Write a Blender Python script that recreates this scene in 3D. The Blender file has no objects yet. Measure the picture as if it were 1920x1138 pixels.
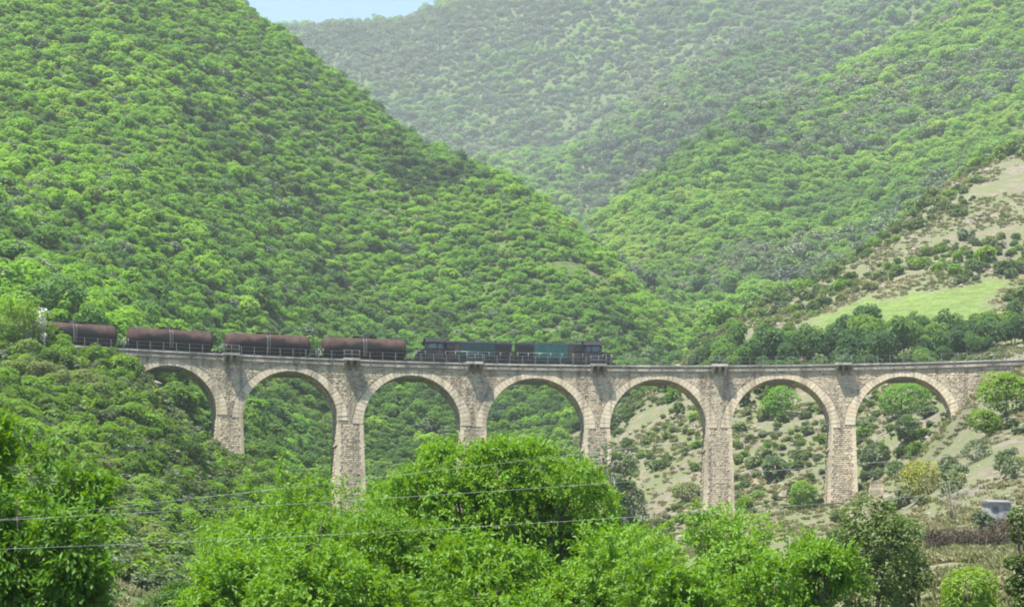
import bpy, math, random
import numpy as np
from mathutils import Vector, Matrix

# ------------------------------------------------------------------ camera, sky, sun, exposure
scene = bpy.context.scene
COL = scene.collection
F_PX, U0, HORIZON = 4939.0, 960.0, 1380.0      # focal length in photo pixels, principal column, horizon row
cam_data = bpy.data.cameras.new('camera')
cam = bpy.data.objects.new('camera', cam_data); COL.objects.link(cam)
cam_data.sensor_width = 36.0
cam_data.lens = 36.0 * F_PX / 1920.0
cam_data.shift_y = (HORIZON - 569.0) / 1920.0
cam_data.clip_start = 0.5; cam_data.clip_end = 20000
cam.location = (0, 0, 0); cam.rotation_euler = (math.radians(90), 0, 0)
scene.camera = cam

SUN_EL, SUN_AZ = 65.0, 43.0                      # elevation; degrees to the left of straight behind the camera
world = bpy.data.worlds.new('World'); scene.world = world; world.use_nodes = True
wn = world.node_tree; wn.nodes.clear()
sky = wn.nodes.new('ShaderNodeTexSky'); sky.sky_type = 'NISHITA'; sky.sun_disc = False
sky.sun_elevation = math.radians(SUN_EL); sky.sun_rotation = math.radians(180 + SUN_AZ)
sky.altitude = 2000; sky.air_density = 1.0; sky.dust_density = 0.0; sky.ozone_density = 4.0
bg = wn.nodes.new('ShaderNodeBackground'); bg.inputs['Strength'].default_value = 0.10
wo = wn.nodes.new('ShaderNodeOutputWorld')
wn.links.new(sky.outputs[0], bg.inputs[0]); wn.links.new(bg.outputs[0], wo.inputs[0])
sun_data = bpy.data.lights.new('sun', 'SUN'); sun_data.energy = 5.0; sun_data.angle = math.radians(0.55)
sun_data.color = (1.0, 0.955, 0.88)
sun = bpy.data.objects.new('sun', sun_data); COL.objects.link(sun)
a, e = math.radians(SUN_AZ), math.radians(SUN_EL)
to_sun = Vector((-math.sin(a) * math.cos(e), -math.cos(a) * math.cos(e), math.sin(e)))
sun.rotation_euler = (-to_sun).to_track_quat('-Z', 'Y').to_euler()
sun.location = to_sun * 300
vs = scene.view_settings
vs.view_transform = 'Standard'; vs.look = 'None'; vs.exposure = 1.5; vs.gamma = 1.0; vs.use_curve_mapping = False
cy = scene.cycles
cy.max_bounces = 6; cy.diffuse_bounces = 4; cy.glossy_bounces = 2; cy.transmission_bounces = 4
cy.volume_bounces = 1; cy.transparent_max_bounces = 4; cy.sample_clamp_indirect = 6
cy.use_denoising = True; cy.filter_width = 1.9

rng = np.random.default_rng(11)
random.seed(5)

# ------------------------------------------------------------------ node material helpers
def new_mat(name):
    m = bpy.data.materials.new(name); m.use_nodes = True
    m.node_tree.nodes.clear()
    return m, m.node_tree
def nd(t, kind, **kw):
    n = t.nodes.new(kind)
    for k, v in kw.items(): setattr(n, k, v)
    return n
def lk(t, a, b): t.links.new(a, b)
def noise(t, scale, detail=4, rough=0.55, vec=None):
    n = nd(t, 'ShaderNodeTexNoise'); n.inputs['Scale'].default_value = scale
    n.inputs['Detail'].default_value = detail; n.inputs['Roughness'].default_value = rough
    if vec is not None: lk(t, vec, n.inputs['Vector'])
    return n
def ramp(t, fac, stops, interp='LINEAR'):
    r = nd(t, 'ShaderNodeValToRGB'); r.color_ramp.interpolation = interp
    while len(r.color_ramp.elements) < len(stops): r.color_ramp.elements.new(0.5)
    for el, (p, c) in zip(r.color_ramp.elements, stops):
        el.position = p; el.color = (*c, 1) if len(c) == 3 else c
    lk(t, fac, r.inputs[0]); return r
def mix(t, fac, a, b, mode='MIX'):
    m = nd(t, 'ShaderNodeMix', data_type='RGBA', blend_type=mode)
    for sock, v in ((m.inputs[0], fac), (m.inputs[6], a), (m.inputs[7], b)):
        if isinstance(v, (int, float)): sock.default_value = v
        elif isinstance(v, tuple): sock.default_value = (*v, 1)
        else: lk(t, v, sock)
    return m.outputs[2]
def out_principled(t, color, rough=0.8, bump=None, bump_d=0.02, metallic=0.0, spec=0.3):
    p = nd(t, 'ShaderNodeBsdfPrincipled'); o = nd(t, 'ShaderNodeOutputMaterial')
    if isinstance(color, tuple): p.inputs['Base Color'].default_value = (*color, 1)
    else: lk(t, color, p.inputs['Base Color'])
    if isinstance(rough, (int, float)): p.inputs['Roughness'].default_value = rough
    else: lk(t, rough, p.inputs['Roughness'])
    p.inputs['Metallic'].default_value = metallic
    p.inputs['Specular IOR Level'].default_value = spec
    if bump is not None:
        b = nd(t, 'ShaderNodeBump'); b.inputs['Distance'].default_value = bump_d; b.inputs['Strength'].default_value = 0.6
        lk(t, bump, b.inputs['Height']); lk(t, b.outputs[0], p.inputs['Normal'])
    lk(t, p.outputs[0], o.inputs[0]); return p

def leaf_mat(name, cols, patch=0.02, transl=0.35, rough=0.55, bare=None):
    """foliage: colour differs from tree to tree (object random), over the hill (location noise) and leaf to leaf"""
    m, t = new_mat(name)
    oi = nd(t, 'ShaderNodeObjectInfo'); ge = nd(t, 'ShaderNodeNewGeometry')
    n = noise(t, patch, 3, 0.6, oi.outputs['Location'])
    mm = nd(t, 'ShaderNodeMath', operation='MULTIPLY_ADD'); mm.inputs[1].default_value = 2.1; mm.inputs[2].default_value = -0.82
    lk(t, n.outputs[0], mm.inputs[0])
    ad = nd(t, 'ShaderNodeMath', operation='MULTIPLY_ADD'); ad.inputs[1].default_value = 0.52
    lk(t, oi.outputs['Random'], ad.inputs[0]); lk(t, mm.outputs[0], ad.inputs[2])
    a2 = nd(t, 'ShaderNodeMath', operation='MULTIPLY_ADD'); a2.inputs[1].default_value = 0.22
    lk(t, ge.outputs['Random Per Island'], a2.inputs[0]); lk(t, ad.outputs[0], a2.inputs[2])
    c = ramp(t, a2.outputs[0], cols).outputs[0]
    d = nd(t, 'ShaderNodeBsdfPrincipled'); lk(t, c, d.inputs['Base Color'])
    d.inputs['Roughness'].default_value = rough; d.inputs['Specular IOR Level'].default_value = 0.25
    tr = nd(t, 'ShaderNodeBsdfTranslucent')
    hs = nd(t, 'ShaderNodeHueSaturation'); hs.inputs['Hue'].default_value = 0.485; hs.inputs['Saturation'].default_value = 1.15
    hs.inputs['Value'].default_value = 1.5; lk(t, c, hs.inputs['Color']); lk(t, hs.outputs[0], tr.inputs[0])
    ms = nd(t, 'ShaderNodeMixShader'); ms.inputs[0].default_value = transl
    lk(t, d.outputs[0], ms.inputs[1]); lk(t, tr.outputs[0], ms.inputs[2])
    o = nd(t, 'ShaderNodeOutputMaterial'); lk(t, ms.outputs[0], o.inputs[0])
    return m

M = {}
M['forest'] = leaf_mat('forest_leaves', [(0.0, (0.054, 0.114, 0.055)), (0.3, (0.101, 0.198, 0.048)), (0.55, (0.136, 0.275, 0.048)), (0.8, (0.174, 0.328, 0.053)), (1.0, (0.211, 0.351, 0.065))], 0.011, 0.5)
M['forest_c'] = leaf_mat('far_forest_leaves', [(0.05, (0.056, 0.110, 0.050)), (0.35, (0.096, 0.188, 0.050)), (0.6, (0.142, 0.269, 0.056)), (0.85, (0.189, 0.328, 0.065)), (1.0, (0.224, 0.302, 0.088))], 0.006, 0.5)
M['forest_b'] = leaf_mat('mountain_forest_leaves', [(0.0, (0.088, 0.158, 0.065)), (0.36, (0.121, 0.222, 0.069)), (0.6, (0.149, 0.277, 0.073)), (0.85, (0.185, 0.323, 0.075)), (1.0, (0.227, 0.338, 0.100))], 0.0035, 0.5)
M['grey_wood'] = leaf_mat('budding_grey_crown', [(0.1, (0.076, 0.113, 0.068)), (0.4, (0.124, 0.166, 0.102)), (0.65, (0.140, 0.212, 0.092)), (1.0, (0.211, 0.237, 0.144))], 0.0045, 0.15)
M['scrub'] = leaf_mat('scrub_leaves', [(0.05, (0.039, 0.072, 0.021)), (0.35, (0.066, 0.127, 0.025)), (0.58, (0.104, 0.190, 0.032)), (0.8, (0.143, 0.282, 0.034)), (1.0, (0.154, 0.192, 0.068))], 0.035, 0.5)
M['shrub'] = leaf_mat('dry_slope_shrub_leaves', [(0.1, (0.039, 0.072, 0.028)), (0.4, (0.069, 0.119, 0.038)), (0.7, (0.113, 0.173, 0.051)), (1.0, (0.166, 0.200, 0.070))], 0.03)
M['belt'] = leaf_mat('belt_leaves', [(0.1, (0.040, 0.081, 0.034)), (0.45, (0.068, 0.139, 0.041)), (0.75, (0.106, 0.198, 0.043)), (1.0, (0.158, 0.251, 0.055))], 0.03, 0.5)
M['walnut'] = leaf_mat('walnut_leaves', [(0.05, (0.084, 0.170, 0.021)), (0.45, (0.112, 0.224, 0.025)), (0.8, (0.142, 0.270, 0.032)), (1.0, (0.165, 0.295, 0.048))], 0.02, 0.42, 0.5)
M['dark_tree'] = leaf_mat('shady_tree_leaves', [(0.1, (0.050, 0.110, 0.019)), (0.5, (0.081, 0.173, 0.025)), (0.8, (0.118, 0.235, 0.033)), (1.0, (0.207, 0.304, 0.096))], 0.02, 0.42, 0.5)
M['elm'] = leaf_mat('small_leaf_dark_green', [(0.1, (0.046, 0.076, 0.019)), (0.5, (0.071, 0.115, 0.024)), (0.85, (0.103, 0.155, 0.036)), (1.0, (0.172, 0.196, 0.072))], 0.02, 0.3, 0.45)
M['yellow'] = leaf_mat('yellow_green_leaves', [(0.1, (0.16, 0.18, 0.022)), (0.5, (0.23, 0.25, 0.030)), (1.0, (0.30, 0.31, 0.045))], 0.02, 0.3)
M['lime'] = leaf_mat('lime_green_leaves', [(0.1, (0.085, 0.165, 0.018)), (0.5, (0.125, 0.225, 0.022)), (1.0, (0.165, 0.270, 0.040))], 0.02, 0.38)
M['poplar'] = leaf_mat('grey_green_leaves', [(0.1, (0.055, 0.085, 0.040)), (0.5, (0.085, 0.125, 0.055)), (1.0, (0.12, 0.165, 0.07))], 0.02, 0.3)
M['blossom'] = leaf_mat('pale_blossom', [(0.1, (0.55, 0.53, 0.45)), (0.5, (0.70, 0.69, 0.62)), (1.0, (0.82, 0.80, 0.75))], 0.02, 0.3)
M['tuft'] = leaf_mat('dry_grass_tuft', [(0.1, (0.085, 0.105, 0.035)), (0.5, (0.150, 0.165, 0.060)), (1.0, (0.260, 0.230, 0.120))], 0.04, 0.25)
M['twig'] = leaf_mat('dead_twigs', [(0.1, (0.045, 0.036, 0.024)), (0.5, (0.085, 0.069, 0.048)), (1.0, (0.150, 0.128, 0.092))], 0.05, 0.05, 0.8)

def simple(name, c1, c2, scale=3.0, rough=0.75, metallic=0.0, bump_d=0.01, obj=True, lo=0.35, hi=0.7):
    m, t = new_mat(name)
    tc = nd(t, 'ShaderNodeTexCoord')
    n = noise(t, scale, 6, 0.62, tc.outputs['Object'])
    c = ramp(t, n.outputs[0], [(lo, c1), (hi, c2)])
    out_principled(t, c.outputs[0], rough, n.outputs[0], bump_d, metallic, spec=0.18); return m
M['bark'] = simple('bark', (0.055, 0.042, 0.032), (0.15, 0.125, 0.10), 6)
M['pale_bark'] = simple('pale_bark', (0.20, 0.185, 0.16), (0.36, 0.34, 0.30), 6)
M['black_metal'] = simple('grimy_black_metal', (0.008, 0.009, 0.010), (0.022, 0.022, 0.022), 2.0, 0.6)
M['loco_dark'] = simple('sooty_dark_green_paint', (0.008, 0.011, 0.012), (0.020, 0.025, 0.025), 1.5, 0.5)
M['loco_brown'] = simple('dull_brown_panel', (0.020, 0.018, 0.016), (0.045, 0.038, 0.032), 1.5, 0.6)
M['teal'] = simple('faded_teal_paint', (0.008, 0.022, 0.023), (0.014, 0.038, 0.037), 0.9, 0.45)
M['teal_bright'] = simple('bright_teal_paint', (0.010, 0.046, 0.043), (0.018, 0.070, 0.063), 0.9, 0.4)
M['cream_paint'] = simple('grubby_cream_paint', (0.25, 0.27, 0.17), (0.42, 0.43, 0.30), 2.0, 0.6)
M['steel'] = simple('worn_steel', (0.20, 0.20, 0.20), (0.36, 0.35, 0.33), 4, 0.4, 0.7)
M['rail_steel'] = simple('rusty_rail', (0.10, 0.07, 0.05), (0.22, 0.18, 0.15), 3, 0.5, 0.4)
M['galv'] = simple('weathered_pale_railing', (0.09, 0.094, 0.09), (0.19, 0.19, 0.185), 3, 0.6)
M['white'] = simple('white_render', (0.20, 0.195, 0.185), (0.34, 0.33, 0.315), 1.2, 0.8)
M['tin'] = simple('grey_tin_roof', (0.13, 0.13, 0.135), (0.24, 0.24, 0.245), 2, 0.5)
M['wire'] = simple('grey_wire', (0.20, 0.21, 0.21), (0.36, 0.36, 0.36), 2, 0.5)
M['ballast'] = simple('ballast', (0.10, 0.095, 0.085), (0.26, 0.24, 0.21), 5.0, 0.95, bump_d=0.06)
M['sleeper'] = simple('sleeper_wood', (0.06, 0.05, 0.04), (0.13, 0.11, 0.09), 5.0, 0.9)
M['rock'] = simple('pale_rock', (0.15, 0.13, 0.105), (0.30, 0.265, 0.215), 0.7, 0.95, bump_d=0.25)
def glass_mat():
    m, t = new_mat('dark_cab_glass'); tc = nd(t, 'ShaderNodeTexCoord')
    n = noise(t, 2.0, 2, 0.5, tc.outputs['Object']); c = ramp(t, n.outputs[0], [(0.3, (0.010, 0.012, 0.014)), (0.8, (0.04, 0.045, 0.05))])
    out_principled(t, c.outputs[0], 0.12, spec=0.6); return m
M['glass'] = glass_mat()

def tank_mat():
    m, t = new_mat('rusty_oil_stained_tank'); tc = nd(t, 'ShaderNodeTexCoord'); oi = nd(t, 'ShaderNodeObjectInfo')
    mp = nd(t, 'ShaderNodeMapping'); lk(t, tc.outputs['Object'], mp.inputs[0]); lk(t, oi.outputs['Random'], mp.inputs[1])
    n = noise(t, 0.9, 7, 0.65, mp.outputs[0])
    base = ramp(t, n.outputs[0], [(0.25, (0.024, 0.015, 0.013)), (0.5, (0.052, 0.031, 0.025)), (0.75, (0.086, 0.054, 0.044))]).outputs[0]
    sx = nd(t, 'ShaderNodeSeparateXYZ'); lk(t, tc.outputs['Object'], sx.inputs[0])
    # crude oil run down from the filling dome: wide at the bottom, an irregular edge
    n2 = noise(t, 0.55, 5, 0.6, mp.outputs[0])
    ax = nd(t, 'ShaderNodeMath', operation='ABSOLUTE'); lk(t, sx.outputs['X'], ax.inputs[0])
    f1 = nd(t, 'ShaderNodeMath', operation='MULTIPLY_ADD'); f1.inputs[1].default_value = 0.22; lk(t, ax.outputs[0], f1.inputs[0])
    lk(t, sx.outputs['Z'], f1.inputs[2])
    f2 = nd(t, 'ShaderNodeMath', operation='MULTIPLY_ADD'); f2.inputs[1].default_value = 2.2; lk(t, n2.outputs[0], f2.inputs[0]); lk(t, f1.outputs[0], f2.inputs[2])
    st = ramp(t, f2.outputs[0], [(0.0, (1, 1, 1)), (1.0, (0, 0, 0))])
    mr = nd(t, 'ShaderNodeMapRange'); mr.inputs[1].default_value = 4.9; mr.inputs[2].default_value = 4.3; lk(t, f2.outputs[0], mr.inputs[0])
    c = mix(t, mr.outputs[0], base, (0.011, 0.010, 0.010))
    out_principled(t, c, 0.8, n.outputs[0], 0.01, spec=0.12); return m
M['tank'] = tank_mat()

def stone_mat(name, cols, dark=0.5):
    """each stone its own tone, plus weathering that follows the masonry"""
    m, t = new_mat(name); ge = nd(t, 'ShaderNodeNewGeometry'); oi = nd(t, 'ShaderNodeObjectInfo')
    n = noise(t, 0.16, 5, 0.6, ge.outputs['Position']); f = noise(t, 5.0, 5, 0.6, ge.outputs['Position'])
    ad = nd(t, 'ShaderNodeMath', operation='ADD'); lk(t, ge.outputs['Random Per Island'], ad.inputs[0]); lk(t, oi.outputs['Random'], ad.inputs[1])
    fr = nd(t, 'ShaderNodeMath', operation='FRACT'); lk(t, ad.outputs[0], fr.inputs[0])
    c = ramp(t, fr.outputs[0], cols).outputs[0]
    w = ramp(t, n.outputs[0], [(0.32, (dark, dark, dark * 1.02)), (0.62, (1, 1, 1))]).outputs[0]
    c = mix(t, 1.0, c, w, 'MULTIPLY')
    g = ramp(t, f.outputs[0], [(0.3, (0.72, 0.72, 0.72)), (0.7, (1.08, 1.08, 1.08))]).outputs[0]
    c = mix(t, 1.0, c, g, 'MULTIPLY')
    mp = nd(t, 'ShaderNodeMapping'); mp.inputs[3].default_value = (0.9, 0.9, 0.10); lk(t, ge.outputs['Position'], mp.inputs[0])
    st = noise(t, 1.0, 4, 0.6, mp.outputs[0]); sr = ramp(t, st.outputs[0], [(0.36, (0.62, 0.61, 0.60)), (0.52, (1.08, 1.07, 1.04))]).outputs[0]
    c = mix(t, 1.0, c, sr, 'MULTIPLY')
    out_principled(t, c, 0.92, f.outputs[0], 0.03, spec=0.15); return m
M['rubble'] = stone_mat('rubble_stone', [(0.0, (0.24, 0.20, 0.145)), (0.15, (0.38, 0.32, 0.228)), (0.55, (0.485, 0.412, 0.295)), (0.85, (0.55, 0.465, 0.335)), (1.0, (0.46, 0.36, 0.245))], 0.8)
M['voussoir'] = stone_mat('cut_arch_stone', [(0.0, (0.47, 0.40, 0.285)), (0.5, (0.53, 0.45, 0.325)), (0.85, (0.57, 0.485, 0.35)), (1.0, (0.52, 0.41, 0.275))], 0.86)
M['mortar'] = stone_mat('mortar_backing', [(0.0, (0.32, 0.275, 0.205)), (1.0, (0.40, 0.34, 0.255))], 0.8)
M['cornice'] = stone_mat('stained_cornice', [(0.0, (0.20, 0.18, 0.155)), (0.5, (0.29, 0.265, 0.225)), (1.0, (0.37, 0.335, 0.28))], 0.5)
M['slab'] = stone_mat('pale_concrete_slab', [(0.0, (0.26, 0.25, 0.22)), (1.0, (0.42, 0.40, 0.355))], 0.6)

def terrain_mat():
    m, t = new_mat('hillside_ground')
    at = nd(t, 'ShaderNodeAttribute'); at.attribute_name = 'ground'
    ge = nd(t, 'ShaderNodeNewGeometry')
    n1 = noise(t, 0.35, 6, 0.65, ge.outputs['Position']); n2 = noise(t, 0.16, 6, 0.65, ge.outputs['Position'])
    v = ramp(t, n1.outputs[0], [(0.3, (0.66, 0.68, 0.66)), (0.7, (1.22, 1.2, 1.16))]).outputs[0]
    c = mix(t, 1.0, at.outputs['Color'], v, 'MULTIPLY')
    n3 = noise(t, 1.6, 5, 0.7, ge.outputs['Position']); v3 = ramp(t, n3.outputs[0], [(0.34, (0.58, 0.57, 0.55)), (0.62, (1.2, 1.18, 1.14))]).outputs[0]
    c = mix(t, 1.0, c, v3, 'MULTIPLY')
    g = ramp(t, n2.outputs[0], [(0.40, (0, 0, 0)), (0.54, (1, 1, 1))]).outputs[0]
    gm = nd(t, 'ShaderNodeMath', operation='MULTIPLY'); lk(t, g, gm.inputs[0]); lk(t, at.outputs['Alpha'], gm.inputs[1])
    c = mix(t, gm.outputs[0], c, (0.108, 0.128, 0.054))
    out_principled(t, c, 0.95, n1.outputs[0], 0.6, spec=0.1); return m
M['terrain'] = terrain_mat()

# ------------------------------------------------------------------ mesh helpers
def tag(o, label=None, cat=None, group=None, kind=None):
    if label: o['label'] = label
    if cat: o['category'] = cat
    if group: o['group'] = group
    if kind: o['kind'] = kind
    return o
def link(name, data, parent=None, loc=None):
    o = bpy.data.objects.new(name, data); COL.objects.link(o)
    if parent is not None: o.parent = parent
    if loc is not None: o.location = loc
    return o
def np_mesh(name, V, Fq, mats, fmat=None, smooth=False):
    """mesh from arrays; Fq is (n,4) or (n,3)"""
    V = np.asarray(V, np.float32); Fq = np.asarray(Fq, np.int32)
    me = bpy.data.meshes.new(name); k = Fq.shape[1]; n = len(Fq)
    me.vertices.add(len(V)); me.vertices.foreach_set('co', V.ravel())
    me.loops.add(n * k); me.loops.foreach_set('vertex_index', Fq.ravel())
    me.polygons.add(n); me.polygons.foreach_set('loop_start', np.arange(0, n * k, k, dtype=np.int32))
    for m in mats: me.materials.append(M[m] if isinstance(m, str) else m)
    if fmat is not None: me.polygons.foreach_set('material_index', np.asarray(fmat, np.int32))
    me.polygons.foreach_set('use_smooth', np.full(n, smooth))
    me.update(calc_edges=True); me.validate(); return me

class MB:
    """collects boxes, tubes, lathes; build() links them as one mesh"""
    def __init__(s): s.v = []; s.f = []; s.m = []; s.sm = []
    def add(s, vs_, fs, mi=0, sm=False):
        b = len(s.v); s.v += [tuple(p) for p in vs_]; s.f += [tuple(b + i for i in f) for f in fs]
        s.m += [mi] * len(fs); s.sm += [sm] * len(fs); return s
    def box(s, x0, x1, y0, y1, z0, z1, mi=0, fn=None, ch=0.0):
        if ch > 0:      # chamfered along the four long vertical-section edges (section in y,z)
            sec = [(y0 + ch, z0), (y1 - ch, z0), (y1, z0 + ch), (y1, z1 - ch), (y1 - ch, z1), (y0 + ch, z1), (y0, z1 - ch), (y0, z0 + ch)]
            p = [(x0, y, z) for y, z in sec] + [(x1, y, z) for y, z in sec]; n = 8
            fs = [tuple(range(n))[::-1], tuple(range(n, 2 * n))] + [(i, (i + 1) % n, n + (i + 1) % n, n + i) for i in range(n)]
        else:
            p = [(x, y, z) for x in (x0, x1) for y in (y0, y1) for z in (z0, z1)]
            fs = [(0, 1, 3, 2), (4, 6, 7, 5), (0, 4, 5, 1), (2, 3, 7, 6), (0, 2, 6, 4), (1, 5, 7, 3)]
        if fn: p = [fn(*q) for q in p]
        return s.add(p, fs, mi)
    def tube(s, pts, r, seg=6, mi=0, sm=True, caps=True):
        pts = [Vector(p) for p in pts]; rs = r if isinstance(r, (list, tuple)) else [r] * len(pts)
        vs_ = []
        for i, p in enumerate(pts):
            d = (pts[min(i + 1, len(pts) - 1)] - pts[max(i - 1, 0)]).normalized()
            up = Vector((0, 0, 1)) if abs(d.z) < 0.9 else Vector((1, 0, 0))
            a_ = d.cross(up).normalized(); b_ = d.cross(a_)
            for k in range(seg):
                t = 2 * math.pi * k / seg
                vs_.append(p + (a_ * math.cos(t) + b_ * math.sin(t)) * rs[i])
        fs = [(i * seg + k, i * seg + (k + 1) % seg, (i + 1) * seg + (k + 1) % seg, (i + 1) * seg + k) for i in range(len(pts) - 1) for k in range(seg)]
        s.add(vs_, fs, mi, sm)
        if caps and seg >= 3:
            b = len(s.v) - len(vs_)
            s.f += [tuple(b + k for k in range(seg))[::-1], tuple(b + (len(pts) - 1) * seg + k for k in range(seg))]
            s.m += [mi, mi]; s.sm += [False, False]
        return s
    def lathe_x(s, prof, cy_, cz, seg=24, mi=0, sm=True):
        """revolve (x, r) about a line along x"""
        vs_ = [(x, cy_ + r * math.cos(2 * math.pi * k / seg), cz + r * math.sin(2 * math.pi * k / seg)) for x, r in prof for k in range(seg)]
        fs = [(i * seg + k, (i + 1) * seg + k, (i + 1) * seg + (k + 1) % seg, i * seg + (k + 1) % seg) for i in range(len(prof) - 1) for k in range(seg)]
        return s.add(vs_, fs, mi, sm)
    def mesh(s, name, mats):
        me = bpy.data.meshes.new(name); me.from_pydata([tuple(p) for p in s.v], [], s.f)
        for m in (mats if isinstance(mats, (list, tuple)) else [mats]): me.materials.append(M[m] if isinstance(m, str) else m)
        me.polygons.foreach_set('material_index', s.m); me.polygons.foreach_set('use_smooth', s.sm); me.update(); return me
    def build(s, name, mats, parent=None, loc=None): return link(name, s.mesh(name, mats), parent, loc)

def vnoise(x, y, seed=0):
    """smooth value noise, vectorised"""
    xi = np.floor(x).astype(np.int64); yi = np.floor(y).astype(np.int64); xf = x - xi; yf = y - yi
    def h(i, j):
        n = (i * 374761393 + j * 668265263 + seed * 974634777) & 0x7fffffff
        n = ((n ^ (n >> 13)) * 1274126177) & 0x7fffffff
        return ((n ^ (n >> 16)) & 0xffff) / 65535.0
    sx = xf * xf * (3 - 2 * xf); sy = yf * yf * (3 - 2 * yf)
    return (h(xi, yi) * (1 - sx) + h(xi + 1, yi) * sx) * (1 - sy) + (h(xi, yi + 1) * (1 - sx) + h(xi + 1, yi + 1) * sx) * sy
def fbm(x, y, seed=0, oct=4):
    v = 0; a_ = 0.5
    for o in range(oct): v = v + a_ * (vnoise(x * 2 ** o, y * 2 ** o, seed + o * 17) - 0.5); a_ *= 0.5
    return v * 2

# ------------------------------------------------------------------ plan and profile of the viaduct
TH0, KTH = math.radians(-5.0), math.radians(0.2034)
def theta(s): return TH0 + KTH * np.clip(s, -95.0, 80.0)      # curved over the valley, straight beyond
S_T = np.arange(-330, 330.01, 0.25)
TH_T = theta(S_T)
X_T = np.concatenate([[0], np.cumsum(np.cos((TH_T[1:] + TH_T[:-1]) / 2) * 0.25)])
Y_T = np.concatenate([[0], np.cumsum(-np.sin((TH_T[1:] + TH_T[:-1]) / 2) * 0.25)])
i0 = np.argmin(abs(S_T)); D0 = 362.0
X_T += (1120 - U0) * D0 / F_PX - X_T[i0]; Y_T += D0 - Y_T[i0]
def plan(s, n=0.0):
    th = theta(s)
    return (np.interp(s, S_T, X_T) + n * np.sin(th), np.interp(s, S_T, Y_T) + n * np.cos(th))
def s_of_u(u, n=0.0):
    x, y = plan(S_T, n); return float(np.interp(u, U0 + F_PX * x / y, S_T))
deck_px = [(250, 655), (430, 664), (545, 669), (657, 673.5), (770, 677), (885, 681), (1003, 683.5), (1120, 685.5), (1230, 686), (1345, 685.5), (1457, 684), (1580, 682), (1690, 679.5), (1800, 677), (1900, 674)]
_s = np.array([s_of_u(u) for u, p in deck_px]); _d = plan(_s)[1]
_z = np.array([(HORIZON - p) for u, p in deck_px]) * _d / F_PX
_cf = np.polyfit(_s, _z, 3)
SL, SR = _s[0] - 4, _s[-1] + 3
def zdeck(s):
    s = np.asarray(s, float); c = np.clip(s, SL, SR); dv = np.polyval(np.polyder(_cf), c)
    return np.polyval(_cf, c) + (s - c) * np.clip(dv, -0.03, 0.03)
W_BR = 4.9
def B(s, n, z):
    x, y = plan(s, n); return (float(x), float(y), float(z))
PIER_U = [205, 431, 657, 888, 1120, 1348, 1580, 1809]
PIER_S = [s_of_u(u) for u in PIER_U]
def db_of_u(u):
    x, y = plan(S_T); return np.interp(u, U0 + F_PX * x / y, y)

# ------------------------------------------------------------------ terrain: rows of (column, depth, height) seen from the valley, joined by smooth profiles
UG = np.arange(-5200, 7200, 10.0)
def tab(lst): return np.interp(UG, [p[0] for p in lst], [p[1] for p in lst])
def smooth(a_, k):
    w = np.hanning(2 * k + 3)[1:-1]; w /= w.sum(); return np.convolve(np.pad(a_, k, 'edge'), w, 'valid')
ROWD, ROWZ = [], []
def row(d, py=None, z=None, k=3, lower=0.0):
    d = tab(d) if isinstance(d, list) else (np.full(len(UG), float(d)) if np.isscalar(d) else d)
    if py is not None: zz = (HORIZON - smooth(tab(py), k)) * d / F_PX - lower
    else: zz = tab(z) if isinstance(z, list) else (np.full(len(UG), float(z)) if np.isscalar(z) else z)
    ROWD.append(d); ROWZ.append(zz)
DB = np.clip(smooth(db_of_u(UG), 6), 290, 420)
row(3.0, z=-1.7)
row(45.0, z=[(-400, -1.5), (300, -3.0), (1500, -3.2), (2000, -1.5)])
row(110.0, py=[(-400, 1150), (0, 1170), (300, 1200), (600, 1330), (960, 1400), (1300, 1330), (1500, 1220), (1650, 1130), (1750, 1088), (1920, 1075), (2300, 1060)], k=6)
row(235.0, py=[(-400, 700), (0, 850), (150, 905), (300, 985), (450, 1060), (650, 1130), (960, 1180), (1250, 1130), (1450, 1080), (1600, 1040), (1750, 985), (1920, 965), (2300, 900)], k=6)
row(DB - 35, py=[(-400, 640), (0, 705), (120, 718), (250, 755), (330, 820), (430, 890), (520, 955), (640, 1020), (900, 1110), (1100, 1100), (1330, 1020), (1580, 975), (1700, 930), (1785, 850), (1860, 790), (1920, 760), (2300, 680)], k=4)
R4P = [(-400, 640), (0, 656), (120, 662), (250, 695), (275, 720), (330, 775), (430, 850), (520, 915), (640, 980), (900, 1090), (1100, 1080), (1330, 985), (1580, 945), (1700, 880), (1785, 790), (1860, 712), (1920, 692), (2300, 660)]
row(DB - 2.0, py=R4P, k=2)
row(DB + 8.0, z=ROWZ[-1] + 0.3)
row(DB + 40, py=[(-400, 480), (0, 560), (120, 590), (250, 665), (330, 745), (430, 830), (520, 900), (640, 965), (900, 1060), (1000, 1060), (1100, 1010), (1330, 930), (1450, 890), (1580, 850), (1700, 790), (1785, 745), (1860, 690), (1920, 670), (2300, 560)])
row(DB + 110, py=[(-400, 380), (0, 470), (250, 580), (430, 760), (640, 930), (900, 1010), (1000, 960), (1100, 850), (1200, 770), (1330, 705), (1450, 690), (1700, 672), (1785, 665), (1860, 650), (1920, 640), (2300, 480)])
row(DB + 190, py=[(-400, 280), (0, 380), (250, 480), (430, 640), (640, 860), (900, 930), (1000, 900), (1100, 820), (1200, 742), (1330, 660), (1450, 612), (1600, 572), (1700, 552), (1880, 538), (1920, 530), (2300, 400)])
R6D = DB + tab([(0, 240), (900, 230), (1100, 210), (1340, 225), (1600, 290), (1920, 380), (2300, 450)])
row(R6D, py=[(-400, 200), (0, 300), (250, 400), (430, 540), (640, 760), (900, 850), (1000, 850), (1100, 810), (1180, 745), (1250, 703), (1340, 645), (1430, 592), (1500, 560), (1600, 502), (1700, 438), (1800, 372), (1920, 302), (2100, 200), (2300, 100)])
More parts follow.
